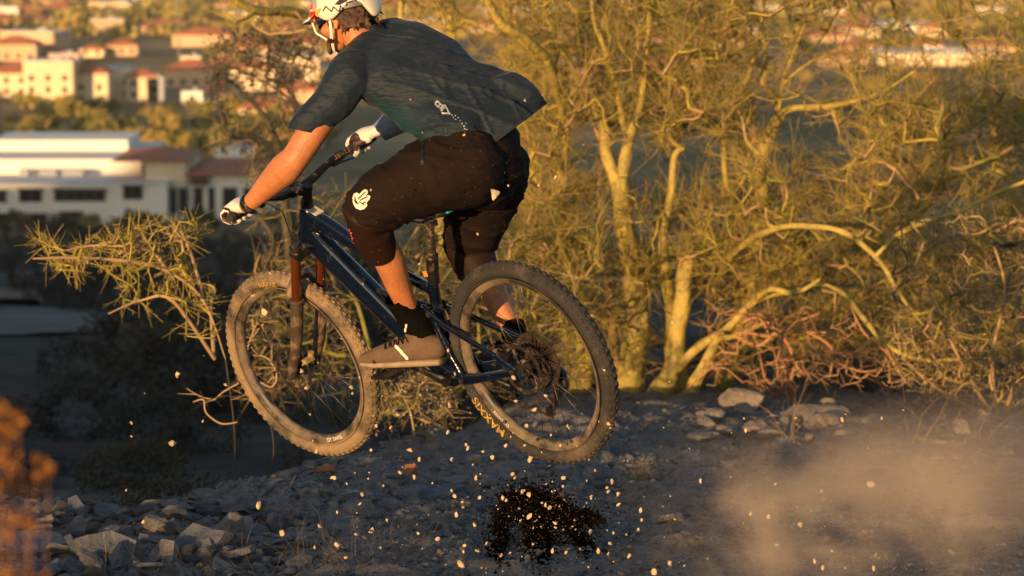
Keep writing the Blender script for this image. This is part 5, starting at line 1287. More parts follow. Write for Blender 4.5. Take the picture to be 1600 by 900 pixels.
# low growth and tufts on the slope just beyond the crest
n_ = 0
while n_ < 60:
    d_ = math.exp(rng.uniform(math.log(13.5), math.log(34))); px = rng.uniform(-60, 1000) if rng.random() < .8 else rng.uniform(1000, 1680); x = (px - 800) / FPX * d_
    if px > 500 and d_ < 18: continue
    s_ = rng.uniform(.12, .34) * (1 + d_ / 40); o = bpy.data.objects.new('slope_bush', rng.choice(bms)); COL.objects.link(o); o.location = (x, d_, gz(x, d_) - .02); o.scale = (s_, s_, s_ * rng.uniform(.5, .9)); o.rotation_euler = (0, 0, rng.uniform(0, 6.28))
    tag(o, 'small dark tuft of scrub just beyond the crest ' + ('left of the front wheel' if px < 350 else ('behind the wheels' if px < 950 else 'at the right')), 'bush', 'scrub just beyond the crest'); n_ += 1
# --- trees of the town -----------------------------------------------------
M_tg1 = mat('town_tree_leaf', (.16, .15, .032), .8); M_tg2 = mat('town_tree_leaf_light', (.36, .28, .055), .8); M_tg3 = mat('town_tree_leaf_ochre', (.38, .25, .065), .8); M_tg4 = mat('town_tree_leaf_dark', (.045, .065, .02), .8)
def crown_mesh(name, seed, lm, n=420):
    q = np.random.RandomState(seed); cen = q.normal(size=(9, 3)) * np.array([1.4, 1.4, .8]) + np.array([0, 0, 3.6]); k = q.randint(0, 9, n); c_ = q.normal(size=(n, 3)); c_ /= np.linalg.norm(c_, axis=1, keepdims=True)
    c_ = cen[k] + c_ * q.uniform(.7, 1.7, (n, 1)); return leaves_mesh(name, c_, q.uniform(.35, .7, n), lm, q.randint(0, len(lm), n), asp=.7, seed=seed)
cms = [crown_mesh('crown', 30 + i, lm) for i, lm in enumerate(([M_tg1, M_tg2], [M_tg2, M_tg3], [M_tg4, M_tg1], [M_tg2, M_tg1], [M_tg3, M_tg2], [M_tg4, M_tg4]))]
b = MB(); b.loft([(0, 0, -.5), (0, 0, 2), (.2, .1, 3.5)], [.28, .2, .12], None, 6, dome=False); tkm = b.mesh('trunk'); tkm.materials.append(M_bark2)
def town_tree(px, py, s_, me, named=True):
    p_ = Pz(px, py, PLAIN); r0_ = empty('town_tree', (p_.x, p_.y, gz(p_.x, p_.y)), ('%s %s town tree %s' % ('large' if s_ > .75 else 'small', ('olive green', 'golden green', 'dark green', 'light olive', 'ochre', 'very dark green')[cms.index(me)], 'between the long white building and the apartments' if 172 < py < 250 else ('in shade at the foot of the long white building' if py > 300 else ('among the upper left houses' if px < 600 else 'glimpsed behind the palo verde')))), 'tree', 'trees of the town on the plain')
    r0_.scale = (s_, s_, s_ * rng.uniform(.8, 1.15)); r0_.rotation_euler = (0, 0, rng.uniform(0, 6.28))
    o = bpy.data.objects.new('crown', me); COL.objects.link(o); o.parent = r0_; o = bpy.data.objects.new('trunk', tkm); COL.objects.link(o); o.parent = r0_
n_ = 0
while n_ < 130:     # belt of trees between the white building and the apartments
    px = rng.uniform(-40, 520); py = rng.uniform(176, 244); town_tree(px, py, rng.uniform(.45, 1.0), rng.choice(cms)); n_ += 1
while n_ < 165:
    px = rng.uniform(-40, 520); py = rng.uniform(340, 372); town_tree(px, py, rng.uniform(.35, .6), rng.choice((cms[2], cms[5], cms[0]))); n_ += 1
while n_ < 295:
    px = rng.uniform(-60, 1660); py = rng.uniform(30, 150)
    if any(abs(px - a[0]) < a[2] * .5 and 0 < py - a[1] < 14 for a in specs): continue
    town_tree(px, py, rng.uniform(.45, 1.0), rng.choice(cms)); n_ += 1
# the mass of trees farther out
q = np.random.RandomState(8); n2 = 3200; V = []; C_ = []; S_ = []; MI = []
pyy = q.uniform(-75, 60, n2); pxx = q.uniform(-250, 1850, n2)
n3 = 2600; side = np.where(q.rand(n3) < .5, q.uniform(-1500, -90, n3), q.uniform(1690, 3100, n3)); pyy = np.concatenate([pyy, q.uniform(-70, 240, n3)]); pxx = np.concatenate([pxx, side])
for px, py in zip(pxx, pyy):
    p_ = Pz(px, py, PLAIN)
    if p_.y > 6500 or p_.y < 0: continue
    k = q.randint(14, 22); s_ = q.uniform(2.0, 4.2); c_ = q.normal(size=(k, 3)); c_ /= np.linalg.norm(c_, axis=1, keepdims=True); c_ = c_ * np.array([s_, s_, s_ * .7]) + np.array([p_.x, p_.y, gz(p_.x, p_.y) + s_ * .7]); C_.append(c_); S_.append(q.uniform(.8, 1.6, k)); MI.append(np.full(k, q.choice(3, p=[.42, .36, .22])))
fm = leaves_mesh('far_woods', np.concatenate(C_), np.concatenate(S_) * 1.2, [M_tg1, M_tg2, M_tg3], np.concatenate(MI), asp=.8)
o = bpy.data.objects.new('far_woods', fm); COL.objects.link(o); tag(o, kind='stuff')

# scrub on the parts of the hillside beside the view
C_ = []; S_ = []
for k in range(420):
    d_ = math.exp(q.uniform(math.log(16), math.log(400))); px = q.uniform(-1500, -90) if q.rand() < .5 else q.uniform(1690, 3100); x = (px - 800) / FPX * d_; s_ = q.uniform(.5, 1.1) * (1 + d_ / 110); c_ = q.normal(size=(90, 3)); c_ /= np.linalg.norm(c_, axis=1, keepdims=True)
    C_.append(np.abs(c_ * np.array([1, 1, 1])) * np.sign(c_ * np.array([1, 1, 0]) + np.array([0, 0, 1])) * s_ * .6 + np.array([x, d_, gz(x, d_)])); S_.append(q.uniform(.05, .12, 90) * s_)
o = bpy.data.objects.new('hill_scrub', leaves_mesh('hill_scrub', np.concatenate(C_), np.concatenate(S_), [M_darkgr, M_leafd], q.randint(0, 2, 420 * 90))); COL.objects.link(o); tag(o, kind='stuff')
# ------------------------------------------------------------------ stones, debris
import bmesh
M_sl1 = mat('blue_grey_slate', (.09, .095, .108), .75, var=.3, vscale=14, bump=1.2, bscale=40, dirt=((.17, .155, .14), .26, 9))
M_sl2 = mat('brown_grey_slate', (.16, .14, .125), .85, var=.35, vscale=12, bump=1.2, bscale=50, dirt=((.23, .20, .17), .25, 9))
M_sl3 = mat('pale_sandstone', (.20, .165, .13), .9, var=.25, vscale=10, bump=1.0, bscale=40)
M_red = mat('red_brown_stone', (.26, .11, .055), .9, var=.25, vscale=18, bump=.8, bscale=50)
M_chip = mat('flying_chip_stone', (.50, .36, .22), .85, var=.25, vscale=60)
M_clod = mat('dark_wet_soil', (.009, .006, .0045), .95, spec=.03, bump=1, bscale=120)
def rock_mesh(name, seed, size, m, flat=.5, cuts=9, rough=.05):
    r_ = random.Random(seed); bm = bmesh.new(); bmesh.ops.create_icosphere(bm, subdivisions=3, radius=1.0)
    for k in range(cuts):
        n_ = Vector((r_.gauss(0, 1), r_.gauss(0, 1), r_.gauss(0, .8))).normalized(); d_ = r_.uniform(.42, .80)
        for v in bm.verts:
            e = v.co.dot(n_) - d_
            if e > 0: v.co -= n_ * e
    for v in bm.verts:
        v.co += v.co.normalized() * noise.noise(v.co * 2.6 + Vector((seed, 0, 0))) * rough + v.co.normalized() * noise.noise(v.co * 7 + Vector((seed, 3, 0))) * rough * .4
        v.co.x *= size[0]; v.co.y *= size[1]; v.co.z *= size[2]
    me = bpy.data.meshes.new(name); bm.to_mesh(me); bm.free(); me.materials.append(m); return me
def slab_mesh(name, seed, sx, sy, t, m):
    r_ = random.Random(seed); n_ = r_.randint(5, 7); an = sorted(r_.uniform(0, 6.28) for _ in range(n_)); 
    an = [2 * math.pi * (k + r_.uniform(-.32, .32)) / n_ for k in range(n_)]
    pts = [(math.cos(a) * sx * r_.uniform(.75, 1.15), math.sin(a) * sy * r_.uniform(.75, 1.15)) for a in an]
    bm = bmesh.new(); lo = [bm.verts.new((x * 1.04, y * 1.04, -t / 2 + r_.uniform(-.1, .1) * t)) for x, y in pts]; hi = [bm.verts.new((x * .93, y * .93, t / 2 + r_.uniform(-.25, .25) * t)) for x, y in pts]
    bm.faces.new(lo[::-1]); bm.faces.new(hi)
    for k in range(n_): bm.faces.new((lo[k], lo[(k + 1) % n_], hi[(k + 1) % n_], hi[k]))
    bmesh.ops.triangulate(bm, faces=bm.faces); bmesh.ops.subdivide_edges(bm, edges=bm.edges, cuts=2, use_grid_fill=True)
    for v in bm.verts: v.co += Vector((noise.noise(v.co * 14 + Vector((seed, 0, 0))), noise.noise(v.co * 14 + Vector((0, seed, 0))), noise.noise(v.co * 20 + Vector((0, 0, seed))) * .7)) * t * .22
    me = bpy.data.meshes.new(name); bm.to_mesh(me); bm.free(); me.materials.append(m); return me
def put(me, name, loc, rot, label, cat, group=None, scale=1.0):
    o = bpy.data.objects.new(name, me); COL.objects.link(o); o.location = loc; o.rotation_euler = rot; o.scale = (scale,) * 3 if not isinstance(scale, tuple) else scale; tag(o, label, cat, group); return o
SL = 9.9 / FPX
# traced stones: (px, py of centre, width px, depth factor, thickness px, tilt xyz, kind, label)
big = [
 ('slab', 168, 872, 40, 1.0, 14, (1.05, -.35, .5), M_sl1, 'upright blue grey slate blade near the bottom left corner'),
 ('slab', 200, 880, 30, .8, 12, (.95, .3, 1.1), M_sl1, 'second upright slate blade leaning right of the first in the corner'),
 ('slab', 303, 856, 44, .7, 12, (.55, -.45, .2), M_sl1, 'pointed blue slate slab tilted over a dark gap at the bottom left'),
 ('rock', 358, 833, 34, .8, 34, (.3, .5, .3), M_sl2, 'blocky brown grey stone right of the tilted blue slab'),
 ('slab', 40, 858, 52, .8, 16, (.12, .05, .1), M_sl1, 'flat wide slate slab lying at the left edge'),
 ('rock', 120, 830, 24, .9, 22, (.2, .1, .8), M_sl2, 'rounded grey stone behind the upright slate blades'),
 ('rock', 250, 822, 26, .9, 20, (.1, .3, .2), M_sl2, 'grey stone between the upright blade and tilted slab'),
 ('slab', 665, 772, 56, .9, 9, (.06, .05, -.5), M_sl1, 'long flat bluish slab with a pointed end beneath the front wheel'),
 ('rock', 638, 738, 16, .8, 17, (0, 0, 0), M_red, 'round red brown stone on the ground between the wheels'),
 ('rock', 510, 735, 17, .8, 9, (0, .1, .2), M_red, 'flat red brown stone under the front tyre'),
 ('rock', 66, 833, 19, .8, 10, (.1, .1, .1), M_red, 'reddish stone by the orange plant at the left edge'),
 ('rock', 1162, 632, 50, .8, 22, (.0, .12, .2), M_sl3, 'large pale boulder on the crest behind the rear wheel'),
 ('rock', 1268, 648, 74, .7, 17, (.05, -.05, .1), M_sl3, 'widest pale flat boulder on the crest at the right'),
 ('rock', 1300, 662, 30, .8, 15, (.2, .3, .4), M_sl3, 'small angular boulder in front of the widest one on the crest'),
 ('rock', 1365, 660, 36, .8, 14, (.1, .1, .9), M_sl2, 'low brown boulder right of the widest pale one'),
 ('rock', 1435, 668, 34, .8, 14, (0, .1, .3), M_sl2, 'low squarish boulder in thin dust on the right crest'),
 ('rock', 1500, 672, 22, .8, 16, (.3, .2, .3), M_sl2, 'rightmost small angular boulder on the crest'),
 ('rock', 1173, 668, 22, .8, 10, (.1, 0, .3), M_sl3, 'small flat pale stone in front of the left crest boulder'),
 ('rock', 1115, 648, 20, .8, 10, (.1, 0, .3), M_sl2, 'small grey stone left of the crest boulders'),
 ('rock', 245, 745, 30, .8, 14, (.1, .1, .2), M_sl2, 'blurred grey stone on the left edge of the crest'),
 ('rock', 320, 752, 28, .8, 10, (.1, .1, .2), M_sl2, 'low blurred stone on the crest beneath the front wheel'),
 ('rock', 745, 765, 12, .8, 14, (.1, .1, .2), M_sl2, 'brown stone half buried left of the dark soil burst'),
 ('rock', 530, 700, 30, .8, 8, (.1, .1, .2), M_sl2, 'flat stone at the crest just behind the front tyre'),
]
for k, (kd, px, py, w_, df, th, rot, m_, lb) in enumerate(big):
    g_ = on_ground(px, py + th * .3, 9.0, 17.0); sc_ = g_.y / FPX
    sc_ = sc_ * (1.45 if kd == 'slab' and px < 460 else 1)
    if kd == 'slab': me = slab_mesh('flat_slate', 100 + k, w_ * sc_ * .95, w_ * sc_ * df, th * sc_ * 1.1, m_)
    else: me = rock_mesh('rock', 130 + k, (w_ * sc_ * 1.15, w_ * sc_ * df, th * sc_ * 1.15), m_)
    put(me, 'flat_slate' if kd == 'slab' else 'rock', g_ + Vector((0, 0, th * sc_ * .25)), rot, lb, 'stone')
for k in range(46):
    px, py = rng.uniform(-10, 470), rng.uniform(795, 905); g_ = on_ground(px, py, 8.8, 12); w_ = rng.uniform(.035, .092); me = slab_mesh('flat_slate', 500 + k, w_, w_ * rng.uniform(.5, .9), w_ * rng.uniform(.20, .36), rng.choice((M_sl1, M_sl1, M_sl2)))
    put(me, 'flat_slate', g_ + Vector((0, 0, w_ * .18)), (rng.gauss(0, .45), rng.gauss(0, .45), rng.uniform(0, 6.28)), 'medium slate slab in the rubble at the bottom left', 'stone', 'slate slabs in the rubble')
for k in range(80):
    px, py = (rng.uniform(1000, 1560), rng.uniform(645, 790)) if k % 2 else (rng.uniform(440, 1050), rng.uniform(705, 850)); g_ = on_ground(px, py, 8.8, 16.4); w_ = rng.uniform(.03, .085); me = slab_mesh('flat_stone', 600 + k, w_, w_ * rng.uniform(.6, 1.0), w_ * rng.uniform(.22, .4), rng.choice((M_sl3, M_sl2, M_sl2, M_sl1)))
    put(me, 'flat_stone', g_ + Vector((0, 0, w_ * .02)), (rng.gauss(0, .10), rng.gauss(0, .10), rng.uniform(0, 6.28)), 'flat stone half sunk in the packed trail ' + ('below the bike' if px < 1000 else 'in front of the crest boulders'), 'stone', 'half sunk flat stones of the trail')
for k in range(34):
    px, py = rng.uniform(1070, 1590), rng.uniform(636, 690); g_ = on_ground(px, py, 10, 16.6); w_ = rng.uniform(.03, .085); me = rock_mesh('crest_rock', 700 + k, (w_, w_ * rng.uniform(.6, .9), w_ * rng.uniform(.35, .6)), rng.choice((M_sl3, M_sl2, M_sl2)))
    put(me, 'crest_rock', g_ + Vector((0, 0, w_ * .15)), (rng.gauss(0, .2), rng.gauss(0, .2), rng.uniform(0, 6.28)), 'broken rock among the boulders along the crest at the right', 'stone', 'broken rocks along the right crest')
# scattered slates and stones
small = [slab_mesh('slate', 200 + k, 1, rng.uniform(.6, .95), rng.uniform(.2, .42), rng.choice((M_sl1, M_sl2, M_sl2, M_sl1))) for k in range(9)] + [rock_mesh('stone', 220 + k, (1, .8, .6), rng.choice((M_sl2, M_sl1, M_sl3)), cuts=10) for k in range(7)]
def place_small(n, boxes, smin, smax):
    c_ = 0
    while c_ < n:
        b_ = rng.choices(boxes, weights=[q[4] for q in boxes])[0]; px = rng.uniform(b_[0], b_[2]); py = rng.uniform(b_[1], b_[3]); g_ = on_ground(px, py, 8.8, 16.5)
        s_ = rng.uniform(smin, smax) * rng.choice((.6, .8, 1, 1)) * (1.0 if px < 460 else .62); me = rng.choice(small); tl = .35 if px < 420 else .16
        put(me, 'stone', g_ + Vector((0, 0, s_ * .05)), (rng.gauss(0, tl), rng.gauss(0, tl), rng.uniform(0, 6.28)), '%s broken stone lying loose %s' % ({'blue_grey_slate': 'blue grey', 'brown_grey_slate': 'brown grey', 'pale_sandstone': 'pale'}[me.materials[0].name], 'in the rubble at the lower left' if px < 430 else ('on the trail below the bike' if px < 1050 else 'on the trail by the dust cloud')), 'stone', 'loose stones on the trail', s_); c_ += 1
place_small(265, [(-20, 790, 430, 910, 5), (-20, 770, 1000, 800, 1.2), (400, 740, 1100, 910, 2.2), (1080, 650, 1620, 760, 1.4), (1000, 640, 1500, 672, 1.0)], .026, .062)
# gravel: tens of thousands of flakes in one mesh
q = np.random.RandomState(12); n_ = 33000; py = q.uniform(0, 1, n_) 
yy = q.uniform(9.0, 16.2, n_); ang = q.uniform(-.19, .19, n_); xx = ang * yy; zz = ground(xx, yy); sz = q.gamma(2.0, .0032, n_) + .002; sz = np.minimum(sz, .026) * (1 + .35 * (ang < -.06))
rot = q.uniform(0, 6.28, n_); nn = q.normal(size=(n_, 2)) * .30
U = np.stack([np.cos(rot), np.sin(rot), nn[:, 0]], 1); W_ = np.stack([-np.sin(rot), np.cos(rot), nn[:, 1]], 1); Nn = np.cross(U, W_)
C_ = np.stack([xx, yy, zz + sz * .25], 1); V = []
for (a, c, e) in ((-1, -.5, -.35), (.9, -.8, -.35), (1, .6, -.3), (-.6, .9, -.35), (-.7, -.3, .4), (.6, -.5, .35), (.7, .4, .45), (-.4, .6, .35)):
    j = 1 + q.uniform(-.25, .25, (n_, 3)); V.append(C_ + U * (sz * a)[:, None] * j[:, :1] + W_ * (sz * c * .75)[:, None] * j[:, 1:2] + Nn * (sz * e * .6)[:, None])
V = np.stack(V, 1).reshape(-1, 3); f = np.array([[4, 5, 6, 7], [0, 1, 5, 4], [1, 2, 6, 5], [2, 3, 7, 6], [3, 0, 4, 7]])
F_ = (np.arange(n_)[:, None, None] * 8 + f[None]).reshape(-1, 4); mi = np.repeat(q.choice(3, n_, p=[.42, .46, .12]), 5)
gm = np_mesh('gravel', V, F_, [M_sl1, M_sl2, M_sl3], mi); o = bpy.data.objects.new('gravel', gm); COL.objects.link(o); tag(o, kind='stuff')

# dry weeds on the trail
def weed(name, px, py, n, h, spread, mats, seed, label, cat='weed', group=None, rad=.0011, y=None, bend=.5):
    g_ = on_ground(px, py, 8.8, 16) if y is None else P(px, py, y); q = np.random.RandomState(seed); A = []; B_ = []; r0_ = []; r1_ = []; mi = []
    for k in range(n):
        p_ = np.array(g_) + np.array([q.normal() * spread, q.normal() * spread, 0]); p_[2] = gz(p_[0], p_[1]) - .01 if y is None else p_[2]; d = np.array([q.normal() * bend, q.normal() * bend, 1.0]); d /= np.linalg.norm(d); L = h * q.uniform(.5, 1.1); m_ = q.randint(0, len(mats))
        for s_ in range(4):
            e = p_ + d * L / 4; A.append(p_); B_.append(e); r0_.append(rad * (1.1 - .2 * s_)); r1_.append(rad * (.9 - .2 * s_)); mi.append(m_); p_ = e; d = d + q.normal(size=3) * .22; d /= np.linalg.norm(d)
            if q.rand() < .5: u_ = d + q.normal(size=3) * .6; u_ /= np.linalg.norm(u_); A.append(e); B_.append(e + u_ * L * .22); r0_.append(rad * .7); r1_.append(rad * .3); mi.append(m_)
    me = segs_mesh(name, np.array(A) - np.array(g_), np.array(B_) - np.array(g_), r0_, r1_, mats, mi); o = bpy.data.objects.new(name, me); COL.objects.link(o); o.location = g_; tag(o, label, cat, group, 'stuff' if n >= 9 else None); return o
M_grey_st = mat('grey_weed_stem', (.15, .12, .09), .9)
for k, (px, py, n, h, sp_, lb) in enumerate(((480, 795, 5, .14, .015, 'thin brown forked weed standing below the front tyre'), (160, 905, 4, .14, .01, 'pale dry weed stem by the slate blades at the bottom'), (400, 800, 3, .17, .03, 'long single curved dry stalk left of the brown forked weed'), (520, 880, 30, .20, .12, 'sparse grey dry weeds at the bottom below the pedal'), (400, 885, 18, .15, .10, 'sparse grey weeds right of the tilted blue slab'), (620, 870, 20, .13, .12, 'thin grey weeds left of the dark soil burst'), (255, 895, 12, .10, .06, 'curled thin grey weeds at the bottom left'), (1045, 790, 20, .10, .06, 'short dark weeds right of the dark soil burst'))):
    weed('dry_weed', px, py, n, h, sp_, [M_grey_st, M_straw if k < 3 else M_grey_st], 50 + k, lb, group=None)
weed('grass_tuft', 1000, 752, 70, .12, .035, [M_leafg, M_straw, M_leafc], 70, 'small green and straw coloured grass tuft right of the rear tyre', 'grass tuft', bend=.55)
for k, (px, py, lb) in enumerate(((1228, 690, 'dry upright weed before the crest boulders'), (1440, 690, 'bare grey weed on the right crest'), (1520, 690, 'bare twiggy weed at the far right crest'))):
    weed('bare_weed', px, py, 9, .30, .05, [M_twt, M_grey_st], 80 + k, lb, rad=.0017, bend=.5)

# blurred golden plants close to the camera at the left edge
def golden(rootpx, y, blobs, seed, label):
    y = y * .62; b0 = P(rootpx, 900, y); b0.z = gz(b0.x, y); q = np.random.RandomState(seed); r0_ = empty('golden_weed', b0, label, 'plant'); A = []; B_ = []; ra = []; rb = []; L = []
    for ib, (px, py, w_, h_, n) in enumerate(blobs):
        e = np.array(P(px, py, y)); sc_ = y / FPX; p_ = np.array(b0) + np.array([q.normal() * .01, q.normal() * .01, 0]); prev = p_; off = np.array([q.normal() * .03, q.normal() * .02, 0])
        for s_ in range(1, 9):
            t = s_ / 8; c_ = p_ + (e - p_) * np.array([t ** 1.6, t, t]) + off * math.sin(math.pi * t); A.append(prev); B_.append(c_); ra.append(.0006); rb.append(.0005); prev = c_
        L.append(e + q.normal(size=(n, 3)) * np.array([w_ * sc_ * .5, w_ * sc_ * .5, h_ * sc_ * .5]))
    o = bpy.data.objects.new('stem', segs_mesh('stem', np.array(A) - np.array(b0), np.array(B_) - np.array(b0), ra, rb, [M_orl], [0] * len(A))); COL.objects.link(o); o.parent = r0_
    L = np.concatenate(L) - np.array(b0); o = bpy.data.objects.new('foliage', leaves_mesh('foliage', L, q.uniform(.0025, .0065, len(L)), [M_orl], np.zeros(len(L), int), seed=seed)); COL.objects.link(o); o.parent = r0_; tag(o, kind='stuff')
golden(-14, 5.6, [(4, 640, 14, 12, 40), (26, 650, 12, 9, 36), (10, 672, 18, 18, 60), (2, 712, 14, 26, 60), (20, 730, 10, 12, 26), (2, 762, 10, 14, 26)], 1, 'tall blurred golden leaved plant at the left edge')
golden(62, 5.8, [(58, 715, 9, 12, 22), (76, 730, 8, 10, 22), (62, 745, 9, 9, 18)], 2, 'short blurred golden plant right of the tall one')
golden(18, 5.2, [(20, 812, 28, 14, 50), (52, 822, 14, 7, 18), (8, 835, 20, 9, 24), (16, 895, 20, 9, 24), (70, 898, 10, 6, 10)], 3, 'low blurred golden plant at the bottom left corner')

# ---- flying chips --------------------------------------------------------
def fly_y(px, py, want):      # depth that keeps the chip above the evening shade and clear of the ground
    y = want
    while y > 6.5:
        z = P(px, py, y).z
        if z > .2 + .1024 * (10 - y) + .03 and z > gz(P(px, py, y).x, y) + .03: return y
        y -= .1
    return y
chips = [rock_mesh('stone_chip', 300 + k, (1, .7, .55), M_chip, cuts=8, rough=.1) for k in range(6)]
traced = [(278, 585, 9, 'pale chip flying left of the front wheel at hub height'), (270, 692, 10, 'pale oblong chip flying low left of the front wheel'), (205, 661, 4, 'leftmost small pale chip in the air'), (413, 488, 8, 'white chip flying inside the top of the front wheel'), (353, 602, 5, 'chip at the left edge of the front tyre'), (395, 462, 5, 'chip just below the yellow print of the front tyre'),
 (773, 303, 13, 'triangular pink chip in front of the black shorts'), (803, 590, 6, 'upright drop shaped chip at the rear dropout'), (835, 640, 6, 'glowing chip within the lower rear wheel'), (440, 832, 8, 'pale chip low above the slates at the left'), (405, 790, 8, 'upright chip above the brown forked weed'), (828, 718, 8, 'orange chip touching the bottom of the rear tyre'),
 (566, 772, 6, 'chip under the front tyre'), (625, 738, 5, 'chip flying over the round red stone'), (580, 829, 7, 'oblong chip at the bottom between wheels'), (556, 835, 5, 'small round chip beside the oblong one'), (710, 775, 5, 'rounded chip left of the dark soil burst'), (706, 766, 5, 'chip just above the rounded one'), (791, 782, 5, 'chip over the top left of the dark soil burst'), (816, 768, 5, 'chip above the middle of the dark soil burst'), (828, 806, 8, 'triangular chip in the middle of the dark soil burst'), (922, 831, 7, 'chip at the right arm of the dark soil burst'), (721, 881, 9, 'large pale chip near the bottom left of the dark soil burst'), (965, 773, 5, 'chip right of the top of the dark soil burst'), (1022, 894, 9, 'chip cut by the bottom edge near the dust'), (1047, 880, 7, 'oblong chip at the bottom near the dust'), (935, 860, 6, 'chip below the right arm of the dark soil burst'), (1250, 820, 6, 'orange chip inside the dust cloud'), (1361, 757, 9, 'yellowish chip high in the dust cloud'), (1095, 752, 5, 'pink chip left of the dust cloud'), (640, 703, 6, 'pale chip right of the front tyre bottom'), (495, 705, 5, 'chip beneath the front tyre rim'), (655, 717, 5, 'chip between the two tyres near the ground'), (706, 718, 5, 'forked chip between the two tyres'), (684, 842, 5, 'chip low between the wheels'), (1046, 596, 4, 'little chip above the trunk foot'), (989, 655, 4, 'chip right of the rear tyre'), (700, 548, 4, 'chip near the chain stay'), (527, 801, 4, 'chip low under the front wheel'), (713, 804, 6, 'yellow chip left of the dark burst')]
for k, (px, py, s_, lb) in enumerate(traced):
    y = fly_y(px, py, 9.75); y = min(y, 9.3) if (600 < px < 960 and py < 640) else y
    sc_ = y / FPX; put(chips[k % 6], 'stone_chip', P(px, py, y), (rng.uniform(0, 6), rng.uniform(0, 6), rng.uniform(0, 6)), lb, 'stone chip', 'stone chips flying in the air', s_ * sc_ * .92)
c_ = 0
while c_ < 250:
    t_ = rng.random()
    if t_ < .42: px, py = rng.gauss(840, 95), rng.gauss(790, 60)
    elif t_ < .62: px, py = rng.uniform(480, 960), rng.uniform(600, 890)
    elif t_ < .72: px, py = rng.gauss(760, 130), rng.uniform(150, 640)
    elif t_ < .9: px, py = rng.uniform(1000, 1500), rng.uniform(640, 890)
    else: px, py = rng.uniform(180, 650), rng.uniform(420, 860)
    if not (0 < px < 1600 and 20 < py < 898): continue
    y = fly_y(px, py, rng.uniform(9.0, 10.0)); y = min(y, 9.25) if (480 < px < 960 and py < 640) else y
    s_ = rng.choice((1.4, 1.9, 2.5, 3.4, 5.0)) * y / FPX; put(chips[c_ % 6], 'stone_chip', P(px, py, y), (rng.uniform(0, 6), rng.uniform(0, 6), rng.uniform(0, 6)), 'tiny pale stone chip thrown up in the air around the bike', 'stone chip', 'stone chips flying in the air', s_); c_ += 1
# finest grains
q = np.random.RandomState(77); C_ = []; S_ = []
for k in range(2300):
    t_ = q.rand()
    if t_ < .28: px, py = q.normal(850, 80), q.normal(805, 50)
    elif t_ < .7: px, py = q.uniform(500, 1060), q.uniform(600, 895)
    elif t_ < .88: px, py = q.normal(760, 110), q.uniform(200, 640)
    else: px, py = q.uniform(1000, 1600), q.uniform(600, 895)
    y = fly_y(px, py, q.uniform(9.0, 10.0)); y = min(y, 9.2) if (480 < px < 960 and py < 640) else y
    C_.append(tuple(P(px, py, y))); S_.append(q.uniform(.0007, .0019))
C_ = np.array(C_); S_ = np.array(S_); n_ = len(C_); dirs = np.array([[1, 0, 0], [-.6, .9, 0], [-.5, -.8, .2], [0, 0, 1.1]]); V = (C_[:, None] + dirs[None] * S_[:, None, None] * q.uniform(.7, 1.3, (n_, 4, 1))).reshape(-1, 3)
F_ = (np.arange(n_)[:, None, None] * 4 + np.array([[0, 1, 3], [1, 2, 3], [2, 0, 3], [0, 2, 1]])[None]).reshape(-1, 3)
o = bpy.data.objects.new('dust_grains', np_mesh('dust_grains', V, F_, [M_chip])); COL.objects.link(o); tag(o, kind='stuff')

# ---- the dark burst of soil hit by the rear wheel ------------------------
cen = on_ground(850, 838, 9, 12); cy = cen.y
sb = empty('soil_burst', cen, 'black clump of soil bursting from the ground under the rear wheel', 'soil clump')
q = np.random.RandomState(5); C_ = []; S_ = []
arms = [((785, 800), (775, 868), 22), ((790, 785), (830, 778), 26), ((830, 780), (880, 800), 30), ((880, 800), (938, 815), 17), ((845, 810), (842, 866), 30), ((880, 815), (920, 858), 20), ((800, 800), (860, 820), 30)]
for k in range(13000):
    (x0, y0), (x1, y1), w_ = arms[q.choice(7, p=[.13, .13, .2, .1, .2, .1, .14])]; t = q.rand(); ex = .36 * (1 if q.rand() < .85 else 2.0); px = x0 + (x1 - x0) * t + q.normal() * w_ * ex; py = y0 + (y1 - y0) * t + q.normal() * w_ * ex
    y = cy - .20 + q.normal() * .05; p_ = P(px, py, y); g_ = gz(p_.x, p_.y); 
    if p_.z < g_ + .002: p_ = on_ground(px, py, 9, 12)
    C_.append(tuple(p_)); S_.append(q.uniform(.003, .0085) * (1 if q.rand() < .8 else .5))
C_ = np.array(C_) - np.array(cen); S_ = np.array(S_); n_ = len(C_); V = (C_[:, None] + dirs[None] * S_[:, None, None] * q.uniform(.5, 1.4, (n_, 4, 1))).reshape(-1, 3); F_ = (np.arange(n_)[:, None, None] * 4 + np.array([[0, 1, 3], [1, 2, 3], [2, 0, 3], [0, 2, 1]])[None]).reshape(-1, 3)
o = bpy.data.objects.new('soil_crumbs', np_mesh('soil_crumbs', V, F_, [M_clod])); COL.objects.link(o); o.parent = sb; tag(o, kind='stuff')
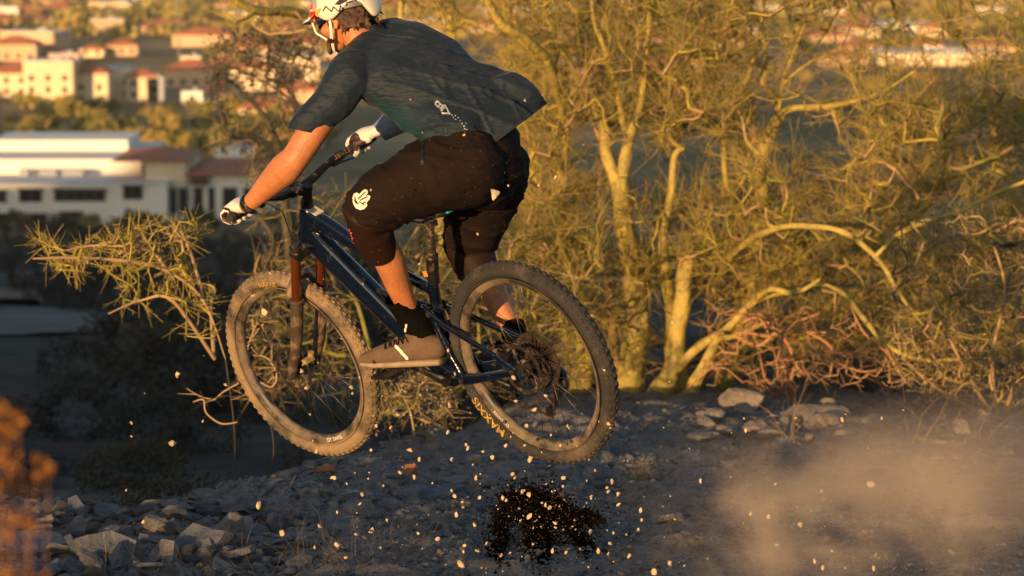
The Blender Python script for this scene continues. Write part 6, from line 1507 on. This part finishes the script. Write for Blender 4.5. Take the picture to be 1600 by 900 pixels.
# ------------------------------------------------------------------ dust cloud thrown up at the right
def dust(name, px0, py0, px1, py1, y0, y1, dens, label, col=(.72, .58, .44), sc=2.0, seed=0.0, lo=.48, hi=.78):
    c_ = P((px0 + px1) / 2, (py0 + py1) / 2, (y0 + y1) / 2); sx = (px1 - px0) * c_.y / FPX / 2; sz = (py1 - py0) * c_.y / FPX / 2; sy = (y1 - y0) / 2
    b = MB(); b.ell((0, 0, 0), (sx, sy, sz), None, 24, 14); o = link(name, b.mesh(name), None, None, False); o.location = c_; tag(o, label, 'dust', None, 'stuff')
    m = bpy.data.materials.new(name + '_volume'); m.use_nodes = True; n = m.node_tree; n.nodes.clear(); out = n.nodes.new('ShaderNodeOutputMaterial'); v = n.nodes.new('ShaderNodeVolumePrincipled'); L = n.links.new; L(v.outputs[0], out.inputs['Volume'])
    v.inputs['Color'].default_value = (*col, 1); v.inputs['Anisotropy'].default_value = -.1
    tc = n.nodes.new('ShaderNodeTexCoord'); mp = n.nodes.new('ShaderNodeMapping'); mp.inputs['Scale'].default_value = (1 / sx, 1 / sy, 1 / sz); L(tc.outputs['Object'], mp.inputs[0])
    ln = n.nodes.new('ShaderNodeVectorMath'); ln.operation = 'LENGTH'; L(mp.outputs[0], ln.inputs[0])
    fo = n.nodes.new('ShaderNodeMapRange'); fo.interpolation_type = 'SMOOTHSTEP'; fo.inputs[1].default_value = 1.0; fo.inputs[2].default_value = .1; L(ln.outputs['Value'], fo.inputs[0])
    ns = n.nodes.new('ShaderNodeTexNoise'); ns.noise_dimensions = '4D'; ns.inputs['W'].default_value = seed; ns.inputs['Scale'].default_value = sc; ns.inputs['Detail'].default_value = 5; ns.inputs['Roughness'].default_value = .55; ns.inputs['Distortion'].default_value = .9; L(tc.outputs['Object'], ns.inputs['Vector'])
    nm = n.nodes.new('ShaderNodeMapRange'); nm.inputs[1].default_value = lo; nm.inputs[2].default_value = hi; L(ns.outputs['Fac'], nm.inputs[0])
    mu = n.nodes.new('ShaderNodeMath'); mu.operation = 'MULTIPLY'; L(fo.outputs[0], mu.inputs[0]); L(nm.outputs[0], mu.inputs[1])
    m2 = n.nodes.new('ShaderNodeMath'); m2.operation = 'MULTIPLY'; m2.inputs[1].default_value = dens; L(mu.outputs[0], m2.inputs[0]); L(m2.outputs[0], v.inputs['Density'])
    o.data.materials.append(m); return o
dust('dust_cloud', 900, 610, 1720, 1070, 7.5, 9.3, 6.2, 'golden lit dust cloud rolling over the ground at the lower right', seed=7.0, sc=2.8, lo=.47, hi=.82)
dust('dust_haze', 1180, 600, 2050, 940, 9.4, 13.0, .7, 'thin grey dust drifting over the crest at the right', seed=5.0, sc=1.2, lo=.2, hi=.7)
scn.cycles.volume_step_rate = 2.0; scn.cycles.volume_max_steps = 128

# ---- evening haze over the plain
b = MB(); b.box((0, 3300, -15), (8300, 7200, 96)); hz = link('haze', b.mesh('haze'), None, None, False); tag(hz, kind='stuff')
m = bpy.data.materials.new('haze_volume'); m.use_nodes = True; n = m.node_tree; n.nodes.clear(); out = n.nodes.new('ShaderNodeOutputMaterial'); v = n.nodes.new('ShaderNodeVolumePrincipled'); n.links.new(v.outputs[0], out.inputs['Volume'])
v.inputs['Color'].default_value = (.98, .86, .66, 1); v.inputs['Density'].default_value = .00009; v.inputs['Anisotropy'].default_value = 0.0; hz.data.materials.append(m)
